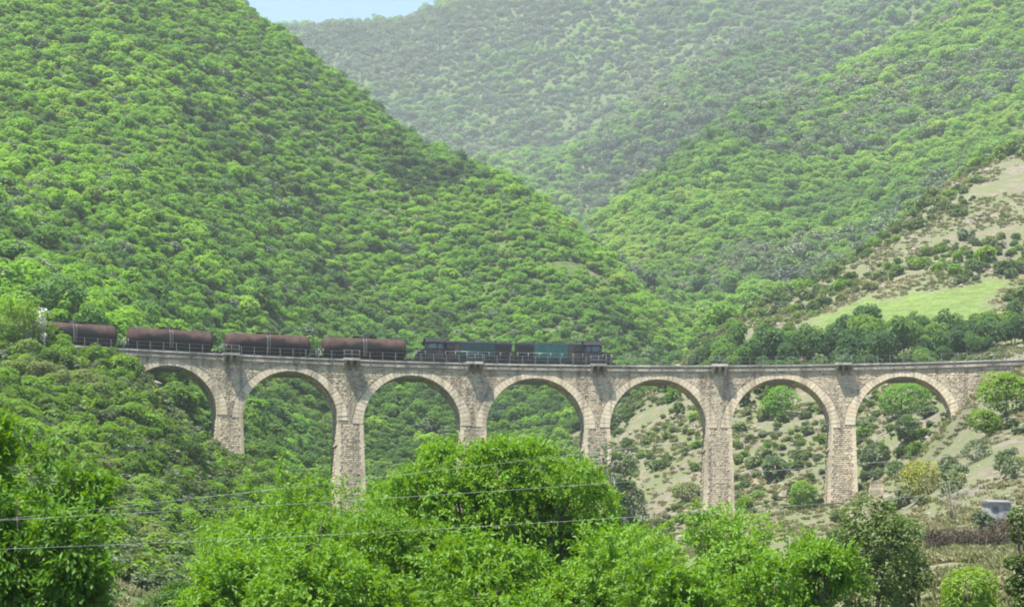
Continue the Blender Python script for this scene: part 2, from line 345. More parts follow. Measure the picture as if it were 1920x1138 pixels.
row(R6D + 110, py=[(-400, 60), (0, 150), (250, 250), (430, 380), (640, 600), (900, 700), (1000, 700), (1100, 690), (1180, 700), (1250, 730), (1340, 700), (1430, 680), (1600, 620), (1800, 520), (1920, 480), (2300, 300)])
R8D = tab([(-400, 1200), (0, 1150), (420, 1050), (700, 980), (980, 880), (1130, 830), (1290, 800), (1400, 800), (1600, 880), (1920, 1000), (2300, 1100)])
row(R8D, py=[(-400, -420), (0, -230), (250, -105), (420, 0), (510, 45), (600, 105), (700, 180), (800, 238), (880, 272), (980, 312), (1060, 360), (1130, 412), (1180, 470), (1230, 540), (1290, 620), (1340, 640), (1430, 610), (1600, 500), (1800, 370), (1920, 300), (2300, 100)], k=2, lower=10.0)
row(R8D + 180, py=[(-400, 0), (0, 150), (420, 330), (700, 400), (980, 480), (1130, 520), (1180, 520), (1230, 530), (1290, 545), (1340, 550), (1430, 520), (1600, 420), (1800, 290), (1920, 210), (2300, 0)])
R10D = tab([(-400, 1500), (0, 1500), (420, 1330), (900, 1170), (1130, 1250), (1400, 1400), (1920, 1750), (2300, 1850)])
row(R10D, py=[(-400, 300), (0, 300), (420, 400), (900, 500), (1000, 460), (1060, 430), (1130, 402), (1200, 365), (1300, 312), (1400, 262), (1500, 215), (1600, 165), (1720, 108), (1800, 60), (1920, -15), (2300, -250)], k=2, lower=5.0)
row(R10D + 150, z=ROWZ[-1] - 45)
row(2080.0, py=[(-400, 300), (0, 300), (510, 330), (700, 335), (900, 324), (985, 312), (1050, 287), (1150, 243), (1250, 198), (1400, 128), (1600, 38), (1800, -60), (1920, -120), (2300, -300)], k=3, lower=5.0)
row(2260.0, z=ROWZ[-1] - 18)
row(2900.0, py=[(-400, 150), (0, 130), (300, 80), (420, 55), (510, 40), (560, 34), (640, 30), (700, 22), (780, 2), (900, -60), (1200, -180), (1600, -260), (1920, -320), (2300, -380)], k=2, lower=29.0)
row(3300.0, z=ROWZ[-1] - 150)
row(3560.0, z=300.0)
ROWD = np.array(ROWD); ROWZ = np.array(ROWZ)
R_BRIDGE, R_D, R_A, R_C, R_S, R_B = 5, 10, 12, 14, 16, 18
def row_d(r, u): return np.interp(u, UG, ROWD[r])
# monotone-cubic tangents along every column
_h = np.diff(ROWD, axis=0); _dl = np.diff(ROWZ, axis=0) / _h
TAN = np.zeros_like(ROWZ)
same = (_dl[:-1] * _dl[1:]) > 0
TAN[1:-1] = np.where(same, 2 * _dl[:-1] * _dl[1:] / np.where(same, _dl[:-1] + _dl[1:], 1), 0)
TAN[0] = _dl[0]; TAN[-1] = 0
def ground(x, y):
    x = np.asarray(x, float); y = np.maximum(np.asarray(y, float), 3.0)
    u = U0 + F_PX * x / y
    uc = np.clip((u - UG[0]) / 10.0, 0, len(UG) - 1.001); iu = uc.astype(int); fu = uc - iu
    out = 0
    for j, w in ((iu, 1 - fu), (iu + 1, fu)):
        Dj = ROWD[:, j]; k = np.clip((Dj <= y[None]).sum(0) - 1, 0, len(ROWD) - 2)
        ar = np.arange(len(y)) if y.ndim else 0
        d0, d1 = ROWD[k, j], ROWD[k + 1, j]; z0, z1 = ROWZ[k, j], ROWZ[k + 1, j]; m0, m1 = TAN[k, j], TAN[k + 1, j]
        h = d1 - d0; t = np.clip((y - d0) / h, 0, 1)
        out = out + w * ((2 * t**3 - 3 * t**2 + 1) * z0 + (t**3 - 2 * t**2 + t) * h * m0 + (-2 * t**3 + 3 * t**2) * z1 + (t**3 - t**2) * h * m1)
    # gullies and bumps, kept away from the viaduct's footing
    db = np.interp(u, UG, DB); near = np.clip(abs(y - db - 3) / 60.0 - 0.15, 0, 1)
    amp = np.interp(y, [0, 60, 200, 420, 700, 1100, 2000, 3000], [0.1, 0.3, 1.2, 1.6, 6.0, 14, 26, 34])
    L = np.interp(y, [0, 300, 800, 2000, 3000], [14, 26, 70, 170, 240])
    return out + near * amp * fbm(x / L, y / L, 3, 5)
def g1(x, y): return float(ground(np.array([x]), np.array([y]))[0])
def sstep(a_, b_, x): t = np.clip((x - a_) / (b_ - a_), 0, 1); return t * t * (3 - 2 * t)
def masks(u, d):
    """dry-slope mask, meadow mask in photo-column / depth terms"""
    rd = row_d(R_D, u); db = np.interp(u, UG, DB)
    dry = sstep(1030, 1160, u + (d - db) * 0.2 - 20) * (1 - sstep(rd + 2, rd + 26, d)) * sstep(70, 100, d)
    r5b, r5c = db + 136, db + 186
    dry = np.maximum(dry, sstep(190, 230, u) * (1 - sstep(400, 470, u)) * sstep(40, 60, d) * (1 - sstep(115, 150, d)) * .9)
    wob = fbm(u / 60.0, d / 14.0, 91, 3) * 30
    mead = sstep(1480, 1560, u + wob) * sstep(r5b, r5b + 8, d + wob * .4) * (1 - sstep(r5c - 3, r5c + 8, d + wob * .5)) * (1 - sstep(1840, 1915, u + wob * 1.5))
    return dry, mead

ucol = np.unique(np.concatenate([np.arange(-5000, -300, 60), np.arange(-300, 2240, 8.0), np.arange(2240, 7000, 60)]))
drow = np.unique(np.concatenate([np.geomspace(3, 330, 90), np.arange(330, 800, 3.0), np.arange(800, 1800, 7.0), np.arange(1800, 3050, 12.0), np.linspace(3050, 3560, 12)]))
UU, DD = np.meshgrid(ucol, drow)
XX = (UU - U0) / F_PX * DD
ZZ = ground(XX.ravel(), DD.ravel()).reshape(XX.shape)
nr, nc = XX.shape
idx = np.arange(nr * nc).reshape(nr, nc)
Fq = np.stack([idx[:-1, :-1], idx[:-1, 1:], idx[1:, 1:], idx[1:, :-1]], -1).reshape(-1, 4)
me = np_mesh('hillsides', np.stack([XX, DD, ZZ], -1).reshape(-1, 3), Fq, ['terrain'], smooth=True)
dry, mead = masks(UU, DD)
pn = fbm(XX / 9, DD / 9, 21, 4); pn2 = fbm(XX / 30, DD / 30, 8, 4)
forest_c = np.array([0.072, 0.108, 0.032]); soil_c = np.array([0.168, 0.148, 0.118]); mead_c = np.array([0.125, 0.178, 0.052]); ofor = np.array([0.16, 0.135, 0.095])
t1 = sstep(0.15, 0.5, pn2)[..., None] * 0.6
colr = forest_c * (1 - t1) + ofor * t1
far = sstep(1500, 2000, DD)[..., None]; colr = colr * (1 - far) + np.array([0.078, 0.108, 0.044]) * far
so = soil_c * (1 + 0.25 * pn[..., None])
colr = colr * (1 - dry[..., None]) + so * dry[..., None]
colr = colr * (1 - mead[..., None]) + mead_c * mead[..., None]
alpha = np.clip(dry * 0.85 * (1 - mead), 0, 1)
ca = me.color_attributes.new('ground', 'FLOAT_COLOR', 'POINT')
ca.data.foreach_set('color', np.concatenate([colr, alpha[..., None]], -1).astype(np.float32).ravel())
tag(link('hillsides', me), 'green wooded valley sides rising behind and beside the viaduct', 'hillside', kind='structure')
gp = MB().add([(-4600, -500, -14), (4600, -500, -14), (4600, 3600, -14), (-4600, 3600, -14)], [(0, 1, 2, 3)])
gm, gt = new_mat('valley_floor'); gn = noise(gt, 0.02, 5); out_principled(gt, ramp(gt, gn.outputs[0], [(0.3, (0.06, 0.085, 0.03)), (0.7, (0.14, 0.14, 0.07))]).outputs[0], 0.95)
tag(gp.build('ground', gm), 'low valley floor under the slopes', 'ground', kind='structure')

# occlusion map: the highest line of sight reached before each depth, per column (to skip trees nobody could see)
occ_u = np.arange(-200, 2130, 8.0); occ_d = np.concatenate([np.arange(100, 900, 4.0), np.arange(900, 3100, 10.0)])
OU, OD = np.meshgrid(occ_u, occ_d, indexing='ij')
OZ = ground(((OU - U0) / F_PX * OD).ravel(), OD.ravel()).reshape(OU.shape)
OTAN = np.maximum.accumulate(OZ / OD, axis=1)
def seen(x, y, ztop, slack=0.004):
    u = U0 + F_PX * x / y
    i = np.clip(((u + 200) / 8).astype(int), 0, len(occ_u) - 1); j = np.clip(np.searchsorted(occ_d, y) - 2, 0, len(occ_d) - 1)
    return ztop / y > OTAN[i, j] - slack

# ------------------------------------------------------------------ the viaduct
via = link('viaduct', None); via.location = (0, 0, 0)
tag(via, 'curved stone railway viaduct with seven tall round arches across the valley', 'viaduct')
DEPTH_CROWN = 1.86
PW = 3.4
spans = []
for i in range(7):
    s0, s1 = PIER_S[i], PIER_S[i + 1]; c = (s0 + s1) / 2; r = (s1 - s0 - PW) / 2
    spans.append((s0, s1, c, r, float(zdeck(c)) - DEPTH_CROWN - r))        # last: springing height
def extr(r, t):     # ring thickness grows from crown to springing; t = angle from the vertical
    return r + 0.68 + 0.75 * (abs(t) / (math.pi / 2)) ** 1.6
DECKB = 0.78        # wall top below the deck line

def stone_frustum(V, Fc, o, sx, sz, nn, proud):
    """one block: rectangle centred at o spanned by sx, sz, standing proud along nn"""
    b = len(V); k = 0.82
    for q, pr in ((1.0, 0.0), (k, proud)):
        for a_, c_ in ((-1, -1), (1, -1), (1, 1), (-1, 1)):
            jx = 1 + random.uniform(-0.20, 0.08); jz = 1 + random.uniform(-0.26, 0.10)
            V.append(o + sx * a_ * q * jx + sz * c_ * q * jz + nn * pr)
    Fc += [(b + 4, b + 5, b + 6, b + 7)] + [(b + i, b + (i + 1) % 4, b + 4 + (i + 1) % 4, b + 4 + i) for i in range(4)]

def face_stones(parent, region, s0, s1, z0, z1, place, cw=(0.26, 0.72), chh=(0.20, 0.36)):
    """lay random-coursed rubble over the part of a wall where region(s,z) holds; place(s,z,proud) -> point"""
    V, Fc = [], []; z = z0
    while z < z1 - 0.1:
        h = random.uniform(*chh)
        if z + h > z1: h = z1 - z
        s = s0 - random.uniform(0, 0.6)
        while s < s1:
            w = random.uniform(*cw)
            a0, a1 = max(s, s0), min(s + w, s1)
            # trim the block until it fits the region
            if a1 - a0 > 0.15:
                ok = [region(q, zz) for q in (a0, (a0 + a1) / 2, a1) for zz in (z, z + h)]
                if all(ok): cells = [(a0, a1)]
                elif any(ok):
                    g = np.linspace(a0, a1, 6); cells = []; st = None
                    for q in range(5):
                        good = all(region(x_, zz) for x_ in (g[q], g[q + 1]) for zz in (z, z + h))
                        if good and st is None: st = g[q]
                        if (not good or q == 4) and st is not None:
                            en = g[q + 1] if good else g[q]
                            if en - st > 0.12: cells.append((st, en))
                            st = None
                else: cells = []
                for b0, b1 in cells:
                    sm, zm = (b0 + b1) / 2, z + h / 2
                    o = Vector(place(sm, zm, -0.01)); ex = Vector(place(b1 - 0.02, zm, -0.01)) - o; ez = Vector(place(sm, z + h - 0.02, -0.01)) - o
                    nn = (Vector(place(sm, zm, 1.0)) - Vector(place(sm, zm, 0.0)))
                    stone_frustum(V, Fc, o, ex, ez, nn, random.uniform(0.04, 0.11))
            s += w
        z += h
    if not Fc: return
    me_ = np_mesh('stone_facing', np.array([tuple(v) for v in V]), np.array(Fc), ['rubble'])
    o = link('stone_facing', me_, parent); o['kind'] = 'stuff'; return o

def pier_half(zs, z): return PW / 2 + 0.035 * max(0.0, zs - z)      # batter of the sides
def pier_off(zs, z): return -0.022 * max(0.0, zs - z)                # batter of the front

voussoir_count = 0
def ptop_of(i):
    return min(spans[i - 1][4], spans[i][4]) if 0 < i < 7 else spans[0 if i == 0 else 6][4]
for i, (s0, s1, c, r, zs) in enumerate(spans):
    NS = 48
    ss = sorted(set([s0, s1] + [c - r, c + r] + [c - r * math.cos(math.pi * k / NS) for k in range(1, NS)]))
    def intr(s): return zs + math.sqrt(max(0.0, r * r - (s - c) ** 2)) if abs(s - c) < r else zs
    V, Fc = [], []
    ptl = ptop_of(i); ptr = ptop_of(i + 1)
    seq = []
    for s in ss:
        if abs(s - (c - r)) < 1e-6: seq += [(s, ptl), (s, zs)]
        elif abs(s - (c + r)) < 1e-6: seq += [(s, zs), (s, ptr)]
        else: seq.append((s, ptl if s < c - r else ptr if s > c + r else intr(s)))
    for s, zb in seq:
        zt = float(zdeck(s)) - DECKB
        V += [B(s, 0, zb), B(s, 0, zt), B(s, W_BR, zb), B(s, W_BR, zt)]
    for k in range(len(seq) - 1):
        a_, b_ = 4 * k, 4 * (k + 1)
        Fc += [(a_, b_, b_ + 1, a_ + 1), (a_ + 3, b_ + 3, b_ + 2, a_ + 2), (a_ + 2, b_ + 2, b_, a_), (a_ + 1, b_ + 1, b_ + 3, a_ + 3)]
    arch = link('arch', np_mesh('arch', V, Fc, ['mortar']), via)
    # cut stones round the front of the arch, each a block of its own that runs a little way under the barrel
    nv = 39
    for k in range(nv):
        t0 = -math.pi / 2 + math.pi * k / nv + 0.0032; t1 = -math.pi / 2 + math.pi * (k + 1) / nv - 0.0032
        pr = -random.uniform(0.10, 0.15); rr = r - random.uniform(0.015, 0.04); P = []
        for n_ in (pr, 0.75):
            for t in (t0, t1):
                for q in (rr, extr(r, t) - random.uniform(0, 0.03)):
                    P.append(B(c + q * math.sin(t), n_, zs + q * math.cos(t)))
        fs = [(0, 1, 3, 2), (4, 6, 7, 5), (0, 2, 6, 4), (1, 5, 7, 3), (0, 4, 5, 1), (2, 3, 7, 6)]
        link('voussoir', MB().add(P, fs).mesh('voussoir', 'voussoir'), arch); voussoir_count += 1
    # coursed blocks lining the barrel
    V2, F2 = [], []
    for k in range(nv):
        t0 = -math.pi / 2 + math.pi * k / nv; t1 = t0 + math.pi / nv; n_ = 0.78
        while n_ < W_BR - 0.3:
            ln = random.uniform(0.6, 1.1); n1 = min(n_ + ln, W_BR - 0.02)
            tm, nm = (t0 + t1) / 2, (n_ + n1) / 2; q = r + 0.01
            o = Vector(B(c + q * math.sin(tm), nm, zs + q * math.cos(tm)))
            ex = Vector(B(c + q * math.sin(t1 - .002), nm, zs + q * math.cos(t1 - .002))) - o
            en = Vector(B(c + q * math.sin(tm), n1 - 0.015, zs + q * math.cos(tm))) - o
            nn = (Vector(B(c, nm, zs)) - o).normalized()
            stone_frustum(V2, F2, o, ex, en, nn, random.uniform(0.03, 0.06)); n_ = n1
    o = link('barrel_stones', np_mesh('barrel_stones', np.array([tuple(v) for v in V2]), np.array(F2), ['rubble']), arch); o['kind'] = 'stuff'
    def reg(s, z, c=c, r=r, zs=zs, s0=s0, s1=s1, ptl=ptl, ptr=ptr):
        if z > float(zdeck(s)) - DECKB - 0.01: return False
        if z < zs: return abs(s - c) > r and z > (ptl if s < c else ptr) - 1e-6
        t = math.atan2(s - c, z - zs); return math.hypot(s - c, z - zs) > extr(r, t) + 0.01
    face_stones(arch, reg, s0, s1, min(ptl, ptr), max(float(zdeck(s0)), float(zdeck(s1))) - DECKB, lambda s, z, p: B(s, -p, z))

for i in range(0, 8):
    sp = PIER_S[i]
    zs = spans[i - 1][4] if i > 0 else spans[0][4]; zs2 = spans[i][4] if i < 7 else zs
    ztop = min(zs, zs2) if 0 < i < 7 else zs
    x, y = plan(sp, 0); zb = g1(x, y) - 4.0
    x2, y2 = plan(sp, W_BR); zb = min(zb, g1(x2, y2) - 4.0)
    wide = {0: (-9.0, 0), 7: (0, 5.2)}.get(i, (0, 0))
    zfull = float(zdeck(sp)) - DECKB
    V, Fc = [], []
    zl = list(np.linspace(zb, ztop, 6)) + ([zfull] if i in (0, 7) else [])
    for z in zl:
        h = pier_half(ztop, z); o_ = pier_off(ztop, z)
        l_, r_ = sp - h + (wide[0] if i == 0 else 0), sp + h + (wide[1] if i == 7 else 0)
        if i in (0, 7) and z > ztop + 0.01:      # abutment wall carries on up beyond the last half-span
            if i == 0: r_ = sp
            else: l_ = sp
        V += [B(l_, o_, z), B(r_, o_, z), B(r_, W_BR - o_, z), B(l_, W_BR - o_, z)]
    for k in range(len(zl) - 1):
        Fc += [(4 * k + q, 4 * k + (q + 1) % 4, 4 * k + 4 + (q + 1) % 4, 4 * k + 4 + q) for q in range(4)]
    Fc.append(tuple(4 * (len(zl) - 1) + q for q in range(4)))
    nm = 'abutment' if i in (0, 7) else 'pier'
    pier = link(nm, np_mesh(nm, V, Fc, ['mortar']), via)
    zvis = max(zb + 2.5, zb)
    lo, hi = sp - 4.2 + wide[0], sp + 4.2 + wide[1]
    def regp(s, z, sp=sp, zt=ztop, w=wide, ii=i, zf=zfull):
        h = pier_half(zt, z); l_, r_ = sp - h + w[0], sp + h + w[1]
        if ii == 7 and z > zt: return sp + 0.02 < s < r_ and z < zf
        if ii == 0 and z > zt: return l_ < s < sp - 0.02 and z < zf
        return z < zt and l_ - 1e-6 <= s <= r_ + 1e-6
    face_stones(pier, regp, lo, hi, zvis, zfull if i in (0, 7) else ztop, lambda s, z, p, zt=ztop: B(s, pier_off(zt, z) - p, z))
    for sg in (-1, 1):      # the two flanks, in bigger dressed courses at the front corner
        if (i == 0 and sg < 0) or (i == 7 and sg > 0): continue
        face_stones(pier, lambda n_, z, zt=ztop: pier_off(zt, z) <= n_ <= W_BR and z < zt, 0.0, W_BR, zvis, ztop,
                    lambda n_, z, p, sg=sg, zt=ztop, sp=sp: B(sp + sg * (pier_half(zt, z) + p), n_, z), cw=(0.7, 1.3), chh=(0.4, 0.6))
    if True:                # dressed corner stones, long and short alternately
        V3, F3 = [], []; z = zvis; alt = 0
        while z < ptop_of(i) - .1:
            hq = min(random.uniform(.42, .6), ptop_of(i) - z); alt ^= 1
            for sg in (-1, 1):
                if (i == 0 and sg < 0) or (i == 7 and sg > 0): continue
                wq = .62 if alt else .42; wn = .42 if alt else .7; h = pier_half(ztop, z + hq / 2); of = pier_off(ztop, z + hq / 2)
                j = random.uniform(-.03, .03); P = []
                for z_ in (z + .012, z + hq - .012):
                    for a_, n_ in ((h - wq + j, -.10), (h + .07, -.10), (h + .07, wn), (h - wq + j, wn)): P.append(Vector(B(sp + sg * a_, of + n_, z_)))
                b = len(V3); V3 += P; F3 += [(b, b + 1, b + 5, b + 4), (b + 1, b + 2, b + 6, b + 5), (b + 2, b + 3, b + 7, b + 6), (b + 3, b, b + 4, b + 7), (b + 4, b + 5, b + 6, b + 7), (b + 3, b + 2, b + 1, b)]
            z += hq
        if F3: o = link('quoins', np_mesh('quoins', np.array([tuple(v) for v in V3]), np.array(F3), ['voussoir']), pier); o['kind'] = 'stuff'
    if 0 < i < 7:           # impost course a little below the springing
        zi = ztop - 2.9; mb = MB(); h = pier_half(ztop, zi) + 0.16
        mb.box(sp - h, sp + h, -0.26, W_BR + 0.2, zi - 0.16, zi + 0.16, fn=B)
        for sg in (-1, 1):
            P = [B(sp + sg * q, n_, z) for q in (h - 0.2, h + 0.06) for n_ in (-0.2, W_BR) for z in (zi - 0.12, zi + 0.2)]
            mb.add(P, [(0, 1, 3, 2), (4, 6, 7, 5), (0, 4, 5, 1), (2, 3, 7, 6), (0, 2, 6, 4), (1, 5, 7, 3)])
        # keep only the flank courses: the front face shows plain masonry
        mb.v = mb.v[8:]; mb.f = [tuple(q - 8 for q in f) for f in mb.f[6:]]; mb.m = mb.m[6:]; mb.sm = mb.sm[6:]
        mb.build('impost', 'voussoir', pier)

# deck edge: string course, dark recess, pale slab, block by block
S_A, S_B = PIER_S[0] - 16, s_of_u(1985)
def sweep(name, n0, n1, za, zb, mat, parent, seg_len=2.4, gap=0.02, jit=0.012):
    """row of edge blocks following the curve, each its own piece"""
    n = max(1, int((S_B - S_A) / seg_len))
    for k in range(n):
        a_, b_ = S_A + (S_B - S_A) * k / n + gap, S_A + (S_B - S_A) * (k + 1) / n - gap
        jz = random.uniform(-jit, jit); jn = random.uniform(-jit, jit)
        P = [B(s, q + (jn if q == n0 else 0), float(zdeck(s)) + z + jz) for s in (a_, b_) for q in (n0, n1) for z in (za, zb)]
        link(name, MB().add(P, [(0, 1, 3, 2), (4, 6, 7, 5), (0, 4, 5, 1), (2, 3, 7, 6), (0, 2, 6, 4), (1, 5, 7, 3)]).mesh(name, mat), parent)
def ribbon(name, prof, mat, parent, step=2.0, s_a=None, s_b=None, off=None):
    """continuous swept section; prof is a closed loop of (n, dz)"""
    s_a = S_A if s_a is None else s_a; s_b = S_B if s_b is None else s_b
    st = np.linspace(s_a, s_b, max(2, int((s_b - s_a) / step))); k = len(prof); V, Fc = [], []
    for s in st: V += [B(s, n_, float(zdeck(s)) + z) for n_, z in prof]
    for j in range(len(st) - 1): Fc += [(j * k + q, j * k + (q + 1) % k, (j + 1) * k + (q + 1) % k, (j + 1) * k + q) for q in range(k)]
    return link(name, np_mesh(name, V, Fc, [mat]), parent)
deck = ribbon('deck', [(0.0, -0.95), (0.0, -0.25), (0.5, -0.25), (0.5, -1.0), (W_BR - 0.5, -1.0), (W_BR - 0.5, -0.25), (W_BR, -0.25), (W_BR, -0.95)], 'mortar', via)
sweep('string_course', -0.34, 0.2, -0.86, -0.52, 'cornice', deck, 1.6)
sweep('edge_slab', -0.42, 0.55, -0.24, -0.02, 'slab', deck, 3.0)
sweep('edge_slab', W_BR - 0.55, W_BR + 0.4, -0.26, -0.02, 'slab', deck, 6.0)
# refuges: bracketed platforms standing out over every pier
for i in range(1, 7):
    sp = PIER_S[i]; zd = float(zdeck(sp)); rw = 1.12
    mb = MB(); mb.box(sp - rw, sp + rw, -1.55, -0.1, zd - 0.30, zd + 0.02, fn=B)
    ref = mb.build('refuge', 'slab', via)
    for q in (-0.85, 0.0, 0.85):
        mb = MB(); P = []
        for ds in (-0.17, 0.17):
            P += [B(sp + q + ds, n_, zd + z) for n_, z in ((-1.40, -0.31), (-1.40, -0.55), (-0.75, -0.95), (-0.05, -1.55), (-0.05, -0.31))]
        mb.add(P, [(0, 1, 2, 3, 4), (9, 8, 7, 6, 5)] + [(k, 5 + k, 5 + (k + 1) % 5, (k + 1) % 5) for k in range(5)])
        mb.build('bracket', 'cornice', ref)
    mb = MB()
    for q in (-rw + .06, 0, rw - .06): mb.tube([B(sp + q, -1.48, zd), B(sp + q, -1.48, zd + 1.05)], 0.035, 5)
    for z in (0.55, 1.05):
        mb.tube([B(sp - rw + .06, -0.3, zd + z), B(sp - rw + .06, -1.48, zd + z), B(sp + rw - .06, -1.48, zd + z), B(sp + rw - .06, -0.3, zd + z)], 0.03, 5)
    mb.build('refuge_railing', 'galv', ref)
# railing: separate posts and two thin rails on each side
post = MB().box(-0.035, 0.035, -0.035, 0.035, -0.5, 1.1).box(-0.07, 0.07, -0.07, 0.07, -0.5, -0.02).mesh('railing_post', 'galv')
n_post = int((S_B - S_A) / 1.75)
for k in range(n_post + 1):
    s = S_A + 0.4 + k * 1.75
    for n_ in (-0.36,):
        if n_ < 0 and any(abs(s - p) < 1.0 for p in PIER_S[1:7]): continue
        o = link('railing_post', post, via); th = float(theta(s))
        o.location = B(s, n_, float(zdeck(s))); o.rotation_euler = (0, random.uniform(-.02, .02), -th)
for n_ in (-0.36,):
    for z in (0.55, 1.06):
        st = np.arange(S_A, S_B, 2.5)
        MB().tube([B(s, n_, float(zdeck(s)) + z) for s in st], 0.012, 5).build('handrail', 'galv', via)

# ------------------------------------------------------------------ track
N_TR = 2.45; RAIL_DZ = -0.62       # rail head below the deck line
S_TA, S_TB = s_of_u(-420, N_TR), s_of_u(2350, N_TR)
trk = link('railway_track', None)
tag(trk, 'single railway track on ballast running over the viaduct', 'railway track')
ribbon('ballast', [(N_TR - 2.0, -0.99), (N_TR - 1.6, -0.80), (N_TR + 1.6, -0.80), (N_TR + 2.0, -0.99), (N_TR + 2.0, -2.2), (N_TR - 2.0, -2.2)], 'ballast', trk, 3.0, S_TA, S_TB)
for sg in (-1, 1):
    c_ = N_TR + sg * 0.7525
    ribbon('rail', [(c_ - .035, RAIL_DZ), (c_ + .035, RAIL_DZ), (c_ + .03, RAIL_DZ - .05), (c_ + .012, RAIL_DZ - .13), (c_ + .07, RAIL_DZ - .15), (c_ - .07, RAIL_DZ - .15), (c_ - .012, RAIL_DZ - .13), (c_ - .03, RAIL_DZ - .05)], 'rail_steel', trk, 3.0, S_TA, S_TB)
mb = MB()
for k in range(int((S_TB - S_TA) / 0.65)):
    s = S_TA + k * 0.65; zz = float(zdeck(s))
    mb.box(s - .12, s + .12, N_TR - 1.25, N_TR + 1.25, zz - 0.86, zz - 0.775, fn=B)
o = mb.build('sleepers', 'sleeper', trk); o['kind'] = 'stuff'

def on_track(u):
    """origin and rotation for a vehicle whose middle shows in photo column u"""
    s = s_of_u(u, N_TR); th = float(theta(s))
    p = Vector(B(s, N_TR, float(zdeck(s)) + RAIL_DZ)); dz = float(zdeck(s + 5) - zdeck(s - 5)) / 10
    return p, (0, -math.atan(dz), -th)

# ------------------------------------------------------------------ train
def disc_wheel(parent, x, y, r):
    sg = 1 if y > 0 else -1
    mb = MB(); seg = 20
    prof = [(-.065, 0.02), (-.065, r - .09), (-.07, r - .07), (-.07, r + .02), (-.045, r + .02), (-.035, r), (.07, r - .012), (.07, r - .07), (.03, r - .09), (.03, .12), (.10, .11), (.10, .02)]
    vs_ = [(q * math.cos(2 * math.pi * k / seg), sg * xx, q * math.sin(2 * math.pi * k / seg)) for xx, q in prof for k in range(seg)]
    fs = [(i * seg + k, i * seg + (k + 1) % seg, (i + 1) * seg + (k + 1) % seg, (i + 1) * seg + k) for i in range(len(prof) - 1) for k in range(seg)]
    mb.add(vs_, fs, 0, True); return mb
def bogie(parent, cx, axles, r=0.46, h=0.62):
    mb = MB(); L = (max(axles) - min(axles)) / 2 + 0.65
    for y in (-1.02, 1.02):
        P = [(cx - L, h - .05), (cx - L * .6, h - .28), (cx + L * .6, h - .28), (cx + L, h - .05), (cx + L, h + .16), (cx - L, h + .16)]
        vs_ = [(x, y - .07, z) for x, z in P] + [(x, y + .07, z) for x, z in P]; k = len(P)
        mb.add(vs_, [tuple(range(k)), tuple(range(2 * k - 1, k - 1, -1))] + [(i, k + i, k + (i + 1) % k, (i + 1) % k) for i in range(k)])
        for a_ in axles: mb.box(cx + a_ - .17, cx + a_ + .17, y - .14 if y < 0 else y, y if y < 0 else y + .14, r - .18, r + .2)
    mb.box(cx - .25, cx + .25, -1.0, 1.0, h - .2, h + .2)
    b = mb.build('bogie', 'black_metal', parent)
    for a_ in axles:
        for y in (-.76, .76):
            link('wheel', disc_wheel(None, 0, y, r).mesh('wheel', 'rail_steel'), b, (cx + a_, y, r))
    return b
def buffers(root, L, z=1.05):
    for sx in (-1, 1):
        for y in (-.88, .88):
            MB().tube([(sx * (L - .55), y, z), (sx * (L - .12), y, z)], .10, 8).tube([(sx * (L - .12), y, z), (sx * L, y, z)], [.24, .24], 12).build('buffer', 'black_metal', root)
